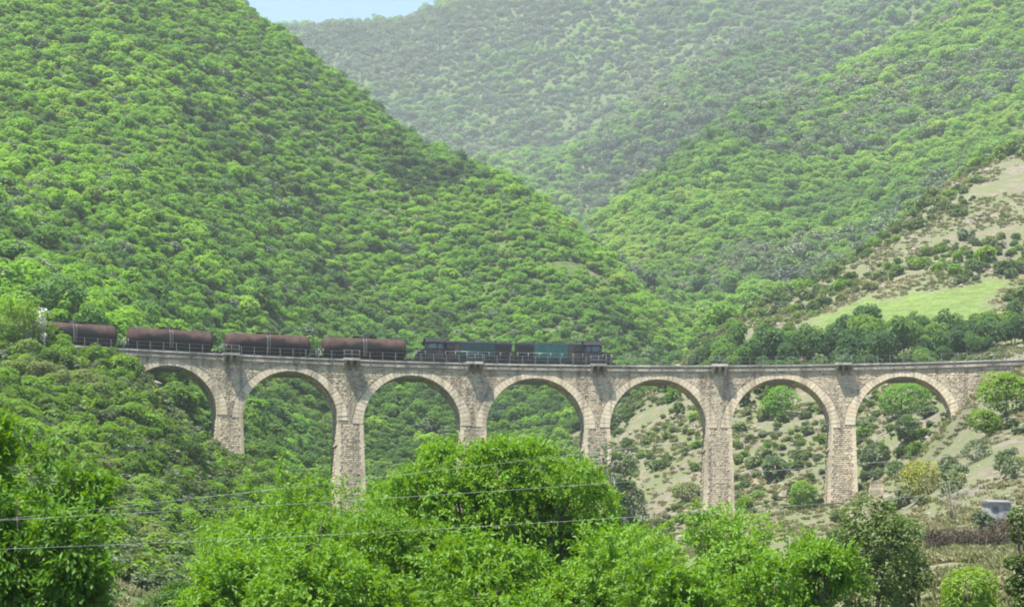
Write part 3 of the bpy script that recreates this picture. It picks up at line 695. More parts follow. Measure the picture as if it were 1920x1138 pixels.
def tank_wagon(label, u, extra=0):
    root = link('tank_wagon', None); p, rot = on_track(u); root.location = p; root.rotation_euler = rot
    tag(root, label, 'tank wagon', 'rusty tank wagons of the freight train')
    L = 6.85; R = 1.42; zc = 2.50; h = 5.82
    prof = [(-h, 0.01), (-h + .03, .45), (-h + .12, .9), (-h + .28, 1.22), (-h + .5, 1.38), (-h + .75, R)]
    prof = prof + [(x, R) for x in (-3.6, -1.8, 0, 1.8, 3.6)] + [(-x, r) for x, r in reversed([(-h, 0.01), (-h + .03, .45), (-h + .12, .9), (-h + .28, 1.22), (-h + .5, 1.38), (-h + .75, R)])]
    tank = MB().lathe_x(prof, 0, zc, 32).build('tank', 'tank', root)
    for x in (-4.3, 4.3): MB().lathe_x([(x - .06, R), (x - .06, R + .02), (x + .06, R + .02), (x + .06, R)], 0, zc, 32, 0, False).build('strap', 'black_metal', tank)
    mb = MB()
    vs_ = [(q * math.cos(2 * math.pi * k / 20), q * math.sin(2 * math.pi * k / 20), z) for q, z in ((.55, zc + R - .12), (.55, zc + R + .2), (.45, zc + R + .28), (.01, zc + R + .31)) for k in range(20)]
    mb.add(vs_, [(i * 20 + k, i * 20 + (k + 1) % 20, (i + 1) * 20 + (k + 1) % 20, (i + 1) * 20 + k) for i in range(3) for k in range(20)], 0, True)
    mb.build('filling_dome', 'black_metal', tank)
    mb = MB()
    mb.box(-1.5, -.62, -.55, .55, zc + R + .12, zc + R + .16).box(.62, 1.5, -.55, .55, zc + R + .12, zc + R + .16)
    for y in (-.55, .55):
        mb.tube([(-1.5, y, zc + R + .38), (1.5, y, zc + R + .38)], .02, 5)
        for x in (-1.5, -.7, .7, 1.5): mb.tube([(x, y, zc + R - .12), (x, y, zc + R + .38)], .02, 5)
    mb.build('roof_walkway', 'black_metal', tank)
    mb = MB()
    for x in (-.2, .2): mb.tube([(x, -1.30, 1.15), (x, -1.50, 2.4), (x, -1.22, 3.45), (x, -.6, zc + R + .1)], .02, 5)
    for z, y in ((1.4, -1.36), (1.7, -1.41), (2.0, -1.45), (2.3, -1.49), (2.6, -1.46), (2.9, -1.38), (3.2, -1.29), (3.5, -1.15)): mb.tube([(-.2, y, z), (.2, y, z)], .016, 5)
    mb.build('ladder', 'steel', root)
    mb = MB()
    for y in (-.75, .75): mb.box(-L + .55, L - .55, y - .09, y + .09, .86, 1.16)
    for x in (-L + .55, -4.2, 4.2, L - .67): mb.box(x, x + .12, -1.25, 1.25, .86, 1.15)
    mb.box(-L + .5, -L + 1.1, -1.3, 1.3, 1.17, 1.21); mb.box(L - 1.1, L - .5, -1.3, 1.3, 1.17, 1.21)
    und = mb.build('underframe', 'black_metal', root)
    for x in (-4.3, 4.3):       # saddles carrying the tank
        P = [(x + d, y, z) for d in (-.2, .2) for y, z in ((-1.15, 1.17), (1.15, 1.17), (1.2, 1.75), (.7, 1.28), (0, 1.12), (-.7, 1.28), (-1.2, 1.75))]
        MB().add(P, [tuple(range(7)), tuple(range(13, 6, -1))] + [(i, 7 + i, 7 + (i + 1) % 7, (i + 1) % 7) for i in range(7)]).build('saddle', 'black_metal', und)
    mb = MB()
    for x in (-L + .5, -L + 1.1):
        for y in (-1.25, 1.25): mb.tube([(x, y, 1.2), (x, y, 2.2)], .022, 5)
    for y in (-1.25, 1.25): mb.tube([(-L + .5, y, 2.2), (-L + 1.1, y, 2.2)], .022, 5)
    mb.tube([(-L + .5, -1.25, 2.2), (-L + .5, 1.25, 2.2)], .022, 5); mb.build('brake_platform_railing', 'steel', root)
    mb = MB().tube([(-1.2, .45, .72), (1.2, .45, .72)], .2, 10).tube([(0, 0, 1.1), (0, 0, .62)], .14, 8); mb.build('discharge_gear', 'black_metal', root)
    for cx in (-4.3, 4.3): bogie(root, cx, (-.9, .9))
    buffers(root, L)
    if extra:       # pale blue end band on the last wagon
        MB().lathe_x([(-h + .74, R + .012), (-h + 2.2, R + .012)], 0, zc, 32).build('painted_band', 'tin', tank)
    return root
tank_wagon('rusty tank wagon at the far tail, half hidden by bushes with a pale grey band', 137, 1)
tank_wagon('rusty brown tank wagon over the first arch, second from the tail', 318)
tank_wagon('oil-stained rusty tank wagon over the second arch, between two other tank wagons', 501)
tank_wagon('rusty tank wagon coupled directly behind the locomotives', 682)

def locomotive(label, u, flip, teal):
    """hood diesel, cab towards +x (turned round when flip)"""
    root = link('diesel_locomotive', None); p, rot = on_track(u); root.location = p
    root.rotation_euler = (rot[0], rot[1] * (1 - 2 * flip), rot[2] + (math.pi if flip else 0))
    tag(root, label, 'locomotive', 'diesel locomotives heading the train')
    L = 6.75; root.scale = (1.035, 1, 1)
    mb = MB().box(-L + .1, L - .3, -1.38, 1.38, 1.12, 1.40)
    mb.box(-L + .3, L - .3, -1.36, -1.28, .95, 1.12).box(-L + .3, L - .3, 1.28, 1.36, .95, 1.12)
    frame = mb.build('frame', 'black_metal', root)
    # long hood in panels: dark radiator end, teal middle, brown panel, dark intake box
    hood = MB().box(-6.5, 2.35, -.98, .98, 1.40, 3.86, ch=.22).build('hood', 'loco_dark', root)
    for y in (-1, 1):
        def pan(x0, x1, z0, z1, mat, name, t=.03):
            MB().box(x0, x1, min(y * .975, y * (.985 + t)), max(y * .975, y * (.985 + t)), z0, z1).build(name, mat, hood)
        for k in range(6): pan(-4.05 + k * .76, -4.05 + k * .76 + .72, 1.62, 3.58, teal, 'side_door')
        pan(-6.4, -4.2, 1.5, 3.5, 'loco_dark', 'radiator_panel', .02)
        for k in range(9): pan(-6.3, -4.3, 1.75 + k * .19, 1.85 + k * .19, 'black_metal', 'louvre', .06)
        pan(.58, 1.25, 1.5, 3.4, 'loco_brown', 'side_panel'); pan(1.3, 2.1, 1.5, 2.55, 'loco_brown', 'side_panel')
        pan(1.28, 2.25, 2.65, 3.62, 'black_metal', 'air_intake', .09)
        if y == (-1 if not flip else 1): pan(-4.2, -4.07, 1.6, 3.5, 'loco_brown', 'door_post', .035)
    mb = MB()
    for x in (-5.4, -4.3):
        vs_ = [(x + q * math.cos(2 * math.pi * k / 16), q * math.sin(2 * math.pi * k / 16), z) for q, z in ((.5, 3.84), (.5, 3.98), (.42, 4.0), (.01, 3.97)) for k in range(16)]
        mb.add(vs_, [(i * 16 + k, i * 16 + (k + 1) % 16, (i + 1) * 16 + (k + 1) % 16, (i + 1) * 16 + k) for i in range(3) for k in range(16)])
    mb.build('roof_fan', 'black_metal', hood)
    MB().box(-1.6, -.8, -.25, .25, 3.85, 4.08).box(-3.0, -2.3, -.2, .2, 3.85, 3.98).build('exhaust_stack', 'black_metal', hood)
    MB().box(2.34, 2.62, -.9, .9, 1.40, 3.70).build('cab_gap_bulkhead', 'black_metal', root)
    # cab with bowed roof and overhanging eaves
    sec = [(-1.36, 1.40), (1.36, 1.40), (1.36, 3.55), (1.15, 3.93), (.65, 4.13), (-.65, 4.13), (-1.15, 3.93), (-1.36, 3.55)]
    P = [(x, y, z) for x in (2.62, 4.95) for y, z in sec]
    cab = MB().add(P, [tuple(range(7, -1, -1)), tuple(range(8, 16))] + [(i, (i + 1) % 8, 8 + (i + 1) % 8, 8 + i) for i in range(8)]).build('cab', 'loco_dark', root)
    sec2 = [(-1.46, 3.50), (-1.46, 3.58), (-1.2, 4.0), (-.68, 4.21), (.68, 4.21), (1.2, 4.0), (1.46, 3.58), (1.46, 3.50), (1.12, 3.9), (.6, 4.10), (-.6, 4.10), (-1.12, 3.9)]
    P = [(x, y, z) for x in (2.5, 5.15) for y, z in sec2]; k = 12
    MB().add(P, [tuple(range(k)), tuple(range(2 * k - 1, k - 1, -1))] + [(i, k + i, k + (i + 1) % k, (i + 1) % k) for i in range(k)]).build('cab_roof', 'black_metal', cab)
    for y in (-1, 1):
        for x0, x1 in ((2.85, 3.45), (3.65, 4.65)):
            w = MB().box(x0 - .06, x1 + .06, min(y * 1.35, y * 1.385), max(y * 1.35, y * 1.385), 2.62, 3.42).build('side_window', 'black_metal', cab)
            MB().box(x0, x1, min(y * 1.36, y * 1.392), max(y * 1.36, y * 1.392), 2.68, 3.36).build('pane', 'glass', w)
        MB().box(2.72, 3.5, min(y * 1.355, y * 1.375), max(y * 1.355, y * 1.375), 1.45, 2.5).build('cab_door', 'loco_brown', cab)
        MB().box(4.94, 4.975, min(y * .18, y * 1.05), max(y * .18, y * 1.05), 2.75, 3.5).build('windscreen', 'glass', cab)
    # low sloping nose
    sec = [(4.95, 1.40), (6.25, 1.40), (6.25, 2.05), (5.95, 2.55), (4.95, 2.68)]
    P = [(x, y, z) for y in (-.95, .95) for x, z in sec]
    nose = MB().add(P, [tuple(range(5)), tuple(range(9, 4, -1))] + [(i, 5 + i, 5 + (i + 1) % 5, (i + 1) % 5) for i in range(5)]).build('nose', 'loco_dark', root)
    for y in (-.3, .3): MB().tube([(6.22, y, 2.12), (6.3, y, 2.12)], .12, 10).build('headlight', 'cream_paint', nose)
    for sx in (-1, 1):
        MB().add([(sx * x, y, z) for y in (-1.3, 1.3) for x, z in ((L - .35, .25), (L - .15, .25), (L - .3, 1.15), (L - .5, 1.15))],
                 [(0, 1, 2, 3), (7, 6, 5, 4), (0, 4, 5, 1), (1, 5, 6, 2), (2, 6, 7, 3), (3, 7, 4, 0)]).build('pilot', 'black_metal', frame)
    for y in (-1.33, 1.33):
        mb = MB(); mb.tube([(-6.3, y, 2.35), (2.4, y, 2.35)], .02, 5); mb.tube([(5.1, y, 2.3), (6.3, y, 2.3)], .02, 5)
        for x in (-6.3, -4.9, -3.4, -1.9, -.4, 1.1, 2.4, 5.1, 6.3): mb.tube([(x, y, 1.4), (x, y, 2.35 if x < 3 else 2.3)], .02, 5)
        mb.build('handrail', 'steel', root)
        mb = MB()
        for sx in (-1, 1):
            for z in (.45, .78, 1.1): mb.box(sx * (L - .85) - .25, sx * (L - .85) + .25, min(y, y * .82), max(y, y * .82), z, z + .04)
        mb.build('steps', 'steel', frame)
    MB().box(-1.5, 1.5, -1.2, 1.2, .42, 1.1, ch=.2).build('fuel_tank', 'black_metal', root)
    MB().box(-.55, .05, -1.28, -1.2, .55, 1.0).box(-.55, .05, 1.2, 1.28, .55, 1.0).build('battery_box', 'cream_paint', root)
    for cx in (-3.9, 3.9): bogie(root, cx, (-1.65, 0, 1.65), .5, .66)
    buffers(root, L + .1)
    return root
locomotive('sooty dark diesel locomotive with dull teal side, coupled to the tank wagons', 867, 1, 'teal')
locomotive('leading diesel locomotive with brighter teal side panel at the head of the train', 1057, 0, 'teal_bright')

# ------------------------------------------------------------------ vegetation builders
def unit(v): return v / np.maximum(np.linalg.norm(v, axis=1, keepdims=True), 1e-9)
def leaf_quads(P, N, A, ln, wd, r):
    """pointed leaves: centre P, normal N, long axis near A; half length ln, half width wd"""
    N = unit(N); T = unit(A - N * (A * N).sum(1, keepdims=True)); Bv = np.cross(N, T)
    ln = np.asarray(ln).reshape(-1, 1); wd = np.asarray(wd).reshape(-1, 1)
    fold = N * wd * 0.35
    V = np.stack([P - T * ln, P + Bv * wd + fold, P + T * ln, P - Bv * wd + fold], 1).reshape(-1, 3)
    n = len(P); return V, np.arange(4 * n).reshape(n, 4)
def lobe_cloud(lobes, n, r, inner=0.72, up=0.25):
    """points over the outside of a heap of lobes"""
    L = np.array(lobes); w = L[:, 3] ** 2; k = r.choice(len(L), int(n * 1.9), p=w / w.sum())
    d = r.normal(size=(len(k), 3)); d[:, 2] += up; d = unit(d)
    rad = L[k, 3] * (inner + (1.06 - inner) * r.random(len(k)) ** 0.6)
    P = L[k, :3] + d * rad[:, None] * np.array([1, 1, .88])
    keep = np.ones(len(P), bool)
    for c in L: keep &= ~(np.linalg.norm((P - c[:3]) / np.array([1, 1, .88]), axis=1) < c[3] * 0.62)
    P, d = P[keep][:n], d[keep][:n]; return P, d
def make_lobes(r, n, rx, rz, zc, r0, r1, base=None):
    L = [(0, 0, zc, (r0 + r1) / 2 * 1.1)]
    while len(L) < n:
        v = r.normal(size=3); v /= np.linalg.norm(v); q = r.random() ** 0.5
        p = (v[0] * rx * q, v[1] * rx * q, zc + v[2] * rz * q, r.uniform(r0, r1))
        if base is not None and p[2] - p[3] * .6 < base: p = (p[0], p[1], base + p[3] * .6, p[3])
        L.append(p)
    return L
def trunk_mb(r, h, rad, lobes, k=4, seg=5):
    mb = MB(); lean = r.normal(size=2) * 0.06 * h
    mb.tube([(0, 0, -0.4), (lean[0] * .4, lean[1] * .4, h * .5), (lean[0], lean[1], h)], [rad * 1.15, rad * .9, rad * .6], seg)
    for l in sorted(lobes, key=lambda q: -q[3])[:k]:
        mb.tube([(lean[0] * .7, lean[1] * .7, h * .7), ((lean[0] + l[0]) / 2, (lean[1] + l[1]) / 2, (h * .8 + l[2]) / 2), (l[0], l[1], l[2] + l[3] * .5)], [rad * .6, rad * .4, rad * .15], 4)
    return mb
def crown_arrays(r, lobes, n, ls, asp=0.62, up=0.25):
    P, d = lobe_cloud(lobes, n, r, up=up)
    N = d * 0.62 + r.normal(size=P.shape) * 0.38 + np.array([0, 0, .75]); A = r.normal(size=P.shape)
    ln = ls * r.uniform(.6, 1.25, len(P)); return leaf_quads(P, N, A, ln, ln * asp, r)

def scrub_proto(seed, rx=1.75, rz=1.35, zc=2.35, n_l=9, n=820, ls=.275, low=False, r0=.75, r1=1.25):
    r = np.random.default_rng(seed); lobes = make_lobes(r, n_l, rx, rz, zc, r0, r1, base=0.05 if low else .7)
    V, Fc = crown_arrays(r, lobes, n, ls); tm = trunk_mb(r, zc * .8, .11, lobes, 4)
    return V, Fc, tm
def joined(name, V, Fc, tm, leaf, bark='bark'):
    """crown and stems as one mesh, for trees too small in the picture to show parts"""
    me_ = bpy.data.meshes.new(name); b = len(V)
    me_.from_pydata(list(map(tuple, V)) + [tuple(p) for p in tm.v], [], [tuple(f) for f in Fc.tolist()] + [tuple(b + q for q in f) for f in tm.f])
    me_.materials.append(M[leaf]); me_.materials.append(M[bark])
    me_.polygons.foreach_set('material_index', [0] * len(Fc) + [1] * len(tm.f)); me_.update(); return me_

PROT = {}
raw = [scrub_proto(100 + k, rx=1.9 + .3 * (k % 3), rz=1.2 + .25 * (k % 2), zc=2.2 + .25 * (k % 3), n_l=9 + 2 * k, r0=.45, r1=1.15) for k in range(5)]
rawlow = [scrub_proto(200 + k, rx=.75, rz=.35, zc=.55, n_l=6 + k, n=330, ls=.19, low=True, r0=.38, r1=.62) for k in range(4)]
for leaf in ('belt', 'forest', 'forest_c', 'forest_b', 'grey_wood', 'scrub'):
    PROT[leaf] = [joined(leaf + '_tree', *raw[k], leaf) for k in range(5)]
PROT['shrub'] = [joined('shrub', *rawlow[k], 'shrub') for k in range(4)]
def tuft_arrays(seed, n=46, h=.55, w=.5):
    r = np.random.default_rng(seed); a_ = r.random(n) * 2 * math.pi; q = r.random(n) ** .5 * w
    P = np.stack([q * np.cos(a_), q * np.sin(a_), r.uniform(.1, h, n) * .5], 1)
    A = np.stack([np.cos(a_) * .5, np.sin(a_) * .5, np.ones(n)], 1) + r.normal(size=(n, 3)) * .25
    N = r.normal(size=(n, 3)); return leaf_quads(P, N, A, r.uniform(.15, .35, n) * h / .55, r.uniform(.05, .09, n), r)
PROT['tuft'] = [np_mesh('tuft', *tuft_arrays(300 + k), ['tuft']) for k in range(3)]

def instanced(name, P, scale, rotz, pick, meshes, label, cat):
    """one 'stuff' object: thousands of trees set on points"""
    pc = bpy.data.collections.new(name + '_kinds')
    for k, m in enumerate(meshes):
        pc.objects.link(bpy.data.objects.new('%s_kind_%02d' % (name, k), m))
    me_ = bpy.data.meshes.new(name); n = len(P); me_.vertices.add(n); me_.vertices.foreach_set('co', np.asarray(P, np.float32).ravel())
    for nm, tp, arr in (('tree_scale', 'FLOAT_VECTOR', scale), ('tree_turn', 'FLOAT_VECTOR', rotz), ('tree_kind', 'INT', pick)):
        at = me_.attributes.new(nm, tp, 'POINT')
        if tp == 'INT': at.data.foreach_set('value', np.asarray(arr, np.int32))
        else: at.data.foreach_set('vector', np.asarray(arr, np.float32).ravel())
    o = link(name, me_)
    ng = bpy.data.node_groups.new(name + '_nodes', 'GeometryNodeTree')
    ng.interface.new_socket('Geometry', in_out='INPUT', socket_type='NodeSocketGeometry'); ng.interface.new_socket('Geometry', in_out='OUTPUT', socket_type='NodeSocketGeometry')
    gi = ng.nodes.new('NodeGroupInput'); go = ng.nodes.new('NodeGroupOutput')
    ip = ng.nodes.new('GeometryNodeInstanceOnPoints'); ci = ng.nodes.new('GeometryNodeCollectionInfo')
    ci.inputs['Collection'].default_value = pc; ci.inputs['Separate Children'].default_value = True; ci.inputs['Reset Children'].default_value = True
    ip.inputs['Pick Instance'].default_value = True
    def na(nm, tp):
        q = ng.nodes.new('GeometryNodeInputNamedAttribute'); q.data_type = tp; q.inputs[0].default_value = nm; return q.outputs[0]
    ng.links.new(gi.outputs[0], ip.inputs['Points']); ng.links.new(ci.outputs[0], ip.inputs['Instance'])
    ng.links.new(na('tree_kind', 'INT'), ip.inputs['Instance Index'])
    ng.links.new(na('tree_scale', 'FLOAT_VECTOR'), ip.inputs['Scale'])
    er = ng.nodes.new('FunctionNodeEulerToRotation'); ng.links.new(na('tree_turn', 'FLOAT_VECTOR'), er.inputs[0]); ng.links.new(er.outputs[0], ip.inputs['Rotation'])
    ng.links.new(ip.outputs[0], go.inputs[0])
    md = o.modifiers.new('trees', 'NODES'); md.node_group = ng
    tag(o, label, cat, kind='stuff'); return o

def scatter(n, u0, u1, d0f, d1f, r):
    """points spread evenly over the ground between two depth rows"""
    u = r.uniform(u0, u1, n * 3); a_, b_ = d0f(u), d1f(u); ok = b_ > a_ + 1
    u, a_, b_ = u[ok], a_[ok], b_[ok]
    d = a_ + (b_ - a_) * r.random(len(u)); w = d * (b_ - a_); keep = r.random(len(u)) < w / w.max()
    u, d = u[keep][:n], d[keep][:n]; x = (u - U0) / F_PX * d
    return u, d, x, ground(x, d)

# ------------------------------------------------------------------ woods on the hills
def wood(name, n, u0, u1, d0f, d1f, kinds, size, label, seed, singles=0, keepf=None, kindf=None, single=None):
    r = np.random.default_rng(seed)
    u, d, x, z = scatter(n, u0, u1, d0f, d1f, r)
    sc = size * np.clip(np.exp(r.normal(-.08, .42, len(u))), .4, 2.5) * (1 + .35 * fbm(x / 60, d / 60, seed, 3))
    ok = seen(x, d, z + 4.2 * sc)
    if keepf is not None: ok &= keepf(u, d, x, r)
    u, d, x, z, sc = u[ok], d[ok], x[ok], z[ok], sc[ok]
    pick = r.integers(0, 5, len(u)) if kindf is None else kindf(u, d, x, r)
    turn = np.stack([r.normal(0, .08, len(u)), r.normal(0, .08, len(u)), r.random(len(u)) * 6.28], 1)
    s3 = np.stack([sc * r.uniform(.9, 1.2, len(u)), sc * r.uniform(.9, 1.2, len(u)), sc * r.uniform(.7, 1.0, len(u))], 1)
    P = np.stack([x, d, z - .15 * sc], 1)
    big = np.zeros(len(u), bool)
    if singles:
        vis = seen(x, d, z + 1.5 * sc, 0.0) & (u > 0) & (u < 1920)
        order = np.argsort(np.where(vis, -sc / d, 9)); big[order[:singles]] = True
        lab, cat, grp = single
        for k in np.where(big)[0]:
            o = link('woodland_tree', kinds[pick[k]]); o.location = P[k]; o.rotation_euler = turn[k]; o.scale = s3[k]
            pyk = HORIZON - F_PX * (P[k][2] + 2) / P[k][1]; uk = U0 + F_PX * P[k][0] / P[k][1]
            if pyk > 690: where_ = 'seen through the %s arch' % ('first' if uk < 431 else 'second' if uk < 657 else 'third' if uk < 888 else 'fourth' if uk < 1120 else 'fifth')
            else: where_ = 'on the hill just above %s' % ('the last two tank wagons' if uk < 410 else 'the two tank wagons nearest the locomotives' if uk < 775 else 'the locomotives' if uk < 1150 else 'the empty track ahead of the train')
            tag(o, lab % where_, cat, grp)
    instanced(name, P[~big], s3[~big], turn[~big], pick[~big], kinds, label, 'woodland')
    return len(u)
def keep_a(u, d, x, r):
    dry, mead = masks(u, d); gap = fbm(x / 26, d / 26, 77, 3)
    rocky = (u < 44) & (HORIZON - F_PX * ground(x, d) / d > 462) & (HORIZON - F_PX * ground(x, d) / d < 545) & (fbm(x / 3, d / 3, 14, 2) > -.25)
    return (dry < .35) & ~rocky & ~((gap > .48) & (r.random(len(u)) < .8))
nA = wood('hill_wood', 47000, -120, 1345, lambda u: np.interp(u, UG, DB) + 14 + 0 * u, lambda u: row_d(R_A, u) + 60, PROT['forest'] + PROT['belt'] + PROT['forest_c'] + PROT['grey_wood'], 0.52,
          'dense fresh-green wood covering the steep hill behind the train', 31, 290, keep_a,
          lambda u, d, x, r: np.where((HORIZON - F_PX * ground(x, d) / d > 700 + 40 * fbm(x / 12, d / 12, 3, 2)) & (r.random(len(u)) < .8) | (fbm(x / 30, d / 30, 61, 4) > .30), 5, np.where(r.random(len(u)) < .2, 10, np.where(r.random(len(u)) < .05 + .3 * (fbm(x / 14, d / 14, 67, 3) > .3), 15, 0))) + r.integers(0, 5, len(u)),
          single=('rounded green woodland tree %s', 'tree', 'nearest trees of the hillside wood'))
def kind_c(u, d, x, r):
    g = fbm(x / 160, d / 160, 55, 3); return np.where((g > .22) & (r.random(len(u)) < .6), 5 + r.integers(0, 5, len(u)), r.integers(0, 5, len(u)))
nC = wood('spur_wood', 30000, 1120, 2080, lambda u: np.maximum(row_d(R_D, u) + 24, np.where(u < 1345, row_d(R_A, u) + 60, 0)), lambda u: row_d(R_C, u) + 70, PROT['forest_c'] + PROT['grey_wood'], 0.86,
          'pale green wood on the spur that slopes down from the upper right', 32, 0, lambda u, d, x, r: ~((fbm(x / 60, d / 60, 78, 3) > .42) & (r.random(len(u)) < .8)), kind_c)
def kind_b(u, d, x, r):
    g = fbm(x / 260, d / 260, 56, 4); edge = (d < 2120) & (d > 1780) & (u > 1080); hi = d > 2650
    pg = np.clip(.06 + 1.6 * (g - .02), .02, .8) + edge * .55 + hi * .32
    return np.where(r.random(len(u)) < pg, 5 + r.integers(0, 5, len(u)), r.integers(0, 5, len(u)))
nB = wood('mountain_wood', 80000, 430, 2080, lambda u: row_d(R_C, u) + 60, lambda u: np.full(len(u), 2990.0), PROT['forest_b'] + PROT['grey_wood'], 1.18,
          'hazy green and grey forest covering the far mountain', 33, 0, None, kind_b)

# scrub on the near slope left of the first piers
def tree_copy(name, me_c, me_t, loc, rot, sc, label, cat, grp):
    root = link(name, None); root.location = loc; root.rotation_euler = rot; root.scale = sc
    tag(root, label, cat, grp); link('crown', me_c, root); link('trunk', me_t, root); return root
SCR = []
for k in range(5):
    V, Fc, tm = raw[k]
    r_ = np.random.default_rng(700 + k); L_ = make_lobes(r_, 9, 1.7, 1.1, 1.95, .7, 1.15, base=.1)
    V, Fc = crown_arrays(r_, L_, 1000, .235); tm = trunk_mb(r_, 1.6, .10, L_, 5)
    SCR.append((np_mesh('scrub_crown', V, Fc, ['scrub']), tm.mesh('scrub_trunk', 'bark')))
r = np.random.default_rng(41)
u, d, x, z = scatter(1500, -90, 760, lambda u: np.full(len(u), 175.0), lambda u: np.interp(u, UG, DB) - 4 - 6 * (u < 260), r)
sc = r.uniform(.42, .92, len(u)) * np.interp(d, [170, 370], [.72, 1.0]); cap = HORIZON - F_PX * (z + 3.6 * sc) / d
track_free = ~((u < 420) & (cap < np.interp(u, [-100, 0, 110, 150, 215, 260, 420], [590, 600, 612, 640, 650, 668, 700])))
arch_free = ~((u > 240) & (u < 480) & (cap < np.interp(u, [240, 262, 330, 410, 480], [672, 722, 788, 855, 890])))
pier_free = arch_free & ~((u > 400) & (u < 470) & (d > 345) & (cap < 835)) & ~((u > 610) & (u < 705) & (cap < 962))
ok = track_free & pier_free & seen(x, d, z + 2.5 * sc, .002)
ii = np.where(ok)[0]
# keep the trees apart so that no crown sits inside another
sel = []
for i in ii[np.argsort(-sc[ii])]:
    if all((x[i] - x[j]) ** 2 + (d[i] - d[j]) ** 2 > (1.05 * (sc[i] + sc[j])) ** 2 for j in sel): sel.append(i)
    if len(sel) >= 298: break
for i in sel:
    c, t_ = SCR[r.integers(0, 5)]
    tree_copy('scrub_tree', c, t_, (x[i], d[i], z[i] - .1), (0, 0, r.random() * 6.28), (sc[i] * r.uniform(.9, 1.2), sc[i] * r.uniform(.9, 1.2), sc[i] * r.uniform(.8, 1.1)),
              'olive-green scrub tree on the near slope ' + ('at the left edge of the view' if u[i] < 130 else 'below the second wagon from the tail' if u[i] < 280 else 'beneath the first arch' if u[i] < 440 else 'at the foot of the second arch'), 'tree', 'scrub trees on the near slope')
nE = len(sel)
# low undergrowth between them
u, d, x, z = scatter(6500, -90, 900, lambda u: np.full(len(u), 150.0), lambda u: np.interp(u, UG, DB) - 1, r)
sc = r.uniform(.5, 1.1, len(u)); ok = HORIZON - F_PX * (z + .9 * sc) / d > np.interp(u, [0, 240, 262, 330, 410, 480, 500], [650, 662, 705, 770, 840, 872, 600])
k = ok
instanced('slope_undergrowth', np.stack([x, d, z], 1)[k], np.stack([sc, sc, sc], 1)[k] * 1.25, np.stack([0 * x, 0 * x, r.random(len(x)) * 6.28], 1)[k], r.integers(0, 4, k.sum()), [joined('undergrowth_bush', *rawlow[q], ('scrub', 'lime', 'elm', 'poplar')[q]) for q in range(4)],
          'low tangled undergrowth between the scrub trees on the near slope', 'undergrowth')

# shrubs on the bare slope behind and above the right arches
r = np.random.default_rng(43)
def lay_shrubs(n_try, u0, u1, f0, f1, lo, hi, want, gap, cond, mesh_sets, label, grp, rest_name=None, rest_label=None):
    u, d, x, z = scatter(n_try, u0, u1, f0, f1, r)
    sc = np.clip(np.exp(r.normal(0, .42, len(u))), .45, 2.6) * (lo + (hi - lo) * r.random(len(u)))
    ok = cond(u, d, x) & seen(x, d, z + 1.2 * sc, -.0004); sel = []
    grid = {}
    for i in np.where(ok)[0]:
        key = (int(x[i] // 3), int(d[i] // 3)); near = [j for a_ in (-1, 0, 1) for b_ in (-1, 0, 1) for j in grid.get((key[0] + a_, key[1] + b_), [])]
        if all((x[i] - x[j]) ** 2 + (d[i] - d[j]) ** 2 > (gap * (sc[i] + sc[j])) ** 2 for j in near): sel.append(i); grid.setdefault(key, []).append(i)
    sel = sorted(sel, key=lambda i: -sc[i] / d[i])
    for i in sel[:want]:
        o = link('shrub', mesh_sets[r.integers(0, len(mesh_sets))]); o.location = (x[i], d[i], z[i] - .08); o.rotation_euler = (r.normal() * .1, r.normal() * .1, r.random() * 6.28)
        o.scale = (sc[i] * r.uniform(.85, 1.35), sc[i] * r.uniform(.85, 1.25), sc[i] * r.uniform(.8, 1.35)); tag(o, label % ('fifth' if u[i] < 1348 else 'sixth' if u[i] < 1580 else 'seventh') if '%' in label else label, 'shrub', grp)
    q = sel[want:]
    if rest_name and q:
        instanced(rest_name, np.stack([x, d, z], 1)[q], np.stack([sc, sc, sc], 1)[q], np.stack([0 * x, 0 * x, r.random(len(x)) * 6.28], 1)[q], r.integers(0, len(mesh_sets), len(q)), mesh_sets, rest_label, 'shrubs')
    return len(sel)
dbu = lambda u: np.interp(u, UG, DB)
PROT['shrub_light'] = [joined('shrub_light', *rawlow[k], 'scrub') for k in range(4)]; PROT['shrub_grey'] = [joined('shrub_grey', *rawlow[k], 'poplar') for k in range(4)]
mixs = PROT['shrub'] * 2 + PROT['shrub_light'] + PROT['shrub_grey'][:2]
n1 = lay_shrubs(2600, 1090, 1860, lambda u: dbu(u) + 8, lambda u: np.where(u < 1370, row_d(R_D, u) + 5, dbu(u) + 98), .4, .95, 150, .95, lambda u, d, x: (masks(u, d)[0] > .5) & (fbm(x / 12, d / 12, 5, 3) > -.25), mixs,
           'green shrub on the bare slope seen through the %s arch', 'shrubs on the bare slope under the arches', 'low_shrubs', 'small low shrubs dotted thickly over the bare slope under the arches')
n2 = lay_shrubs(3400, 1240, 1990, lambda u: dbu(u) + 130, lambda u: row_d(R_D, u) + 4, .6, 1.5, 140, .9, lambda u, d, x: (masks(u, d)[0] > .5) & (masks(u, d)[1] < .1) & (fbm(x / 20, d / 20, 5, 3) > -.15), mixs,
           'dark green shrub on the stony hillside above the meadow', 'shrubs on the stony hillside above the meadow', 'far_shrubs', 'small shrubs scattered over the stony hillside above the meadow')
n3 = lay_shrubs(900, 1560, 1990, lambda u: np.full(len(u), 150.0), lambda u: dbu(u) - 6, .4, .9, 55, 1.0, lambda u, d, x: (fbm(x / 9, d / 9, 6, 3) > -.1) & (u + (d - 200) * .3 > 1560) & ~((u > 1690) & (d > 150) & (d < 275)), PROT['shrub_grey'] + PROT['shrub'],
           'low mixed shrub on the dry near slope below the right abutment', 'shrubs on the dry near slope', None, None)
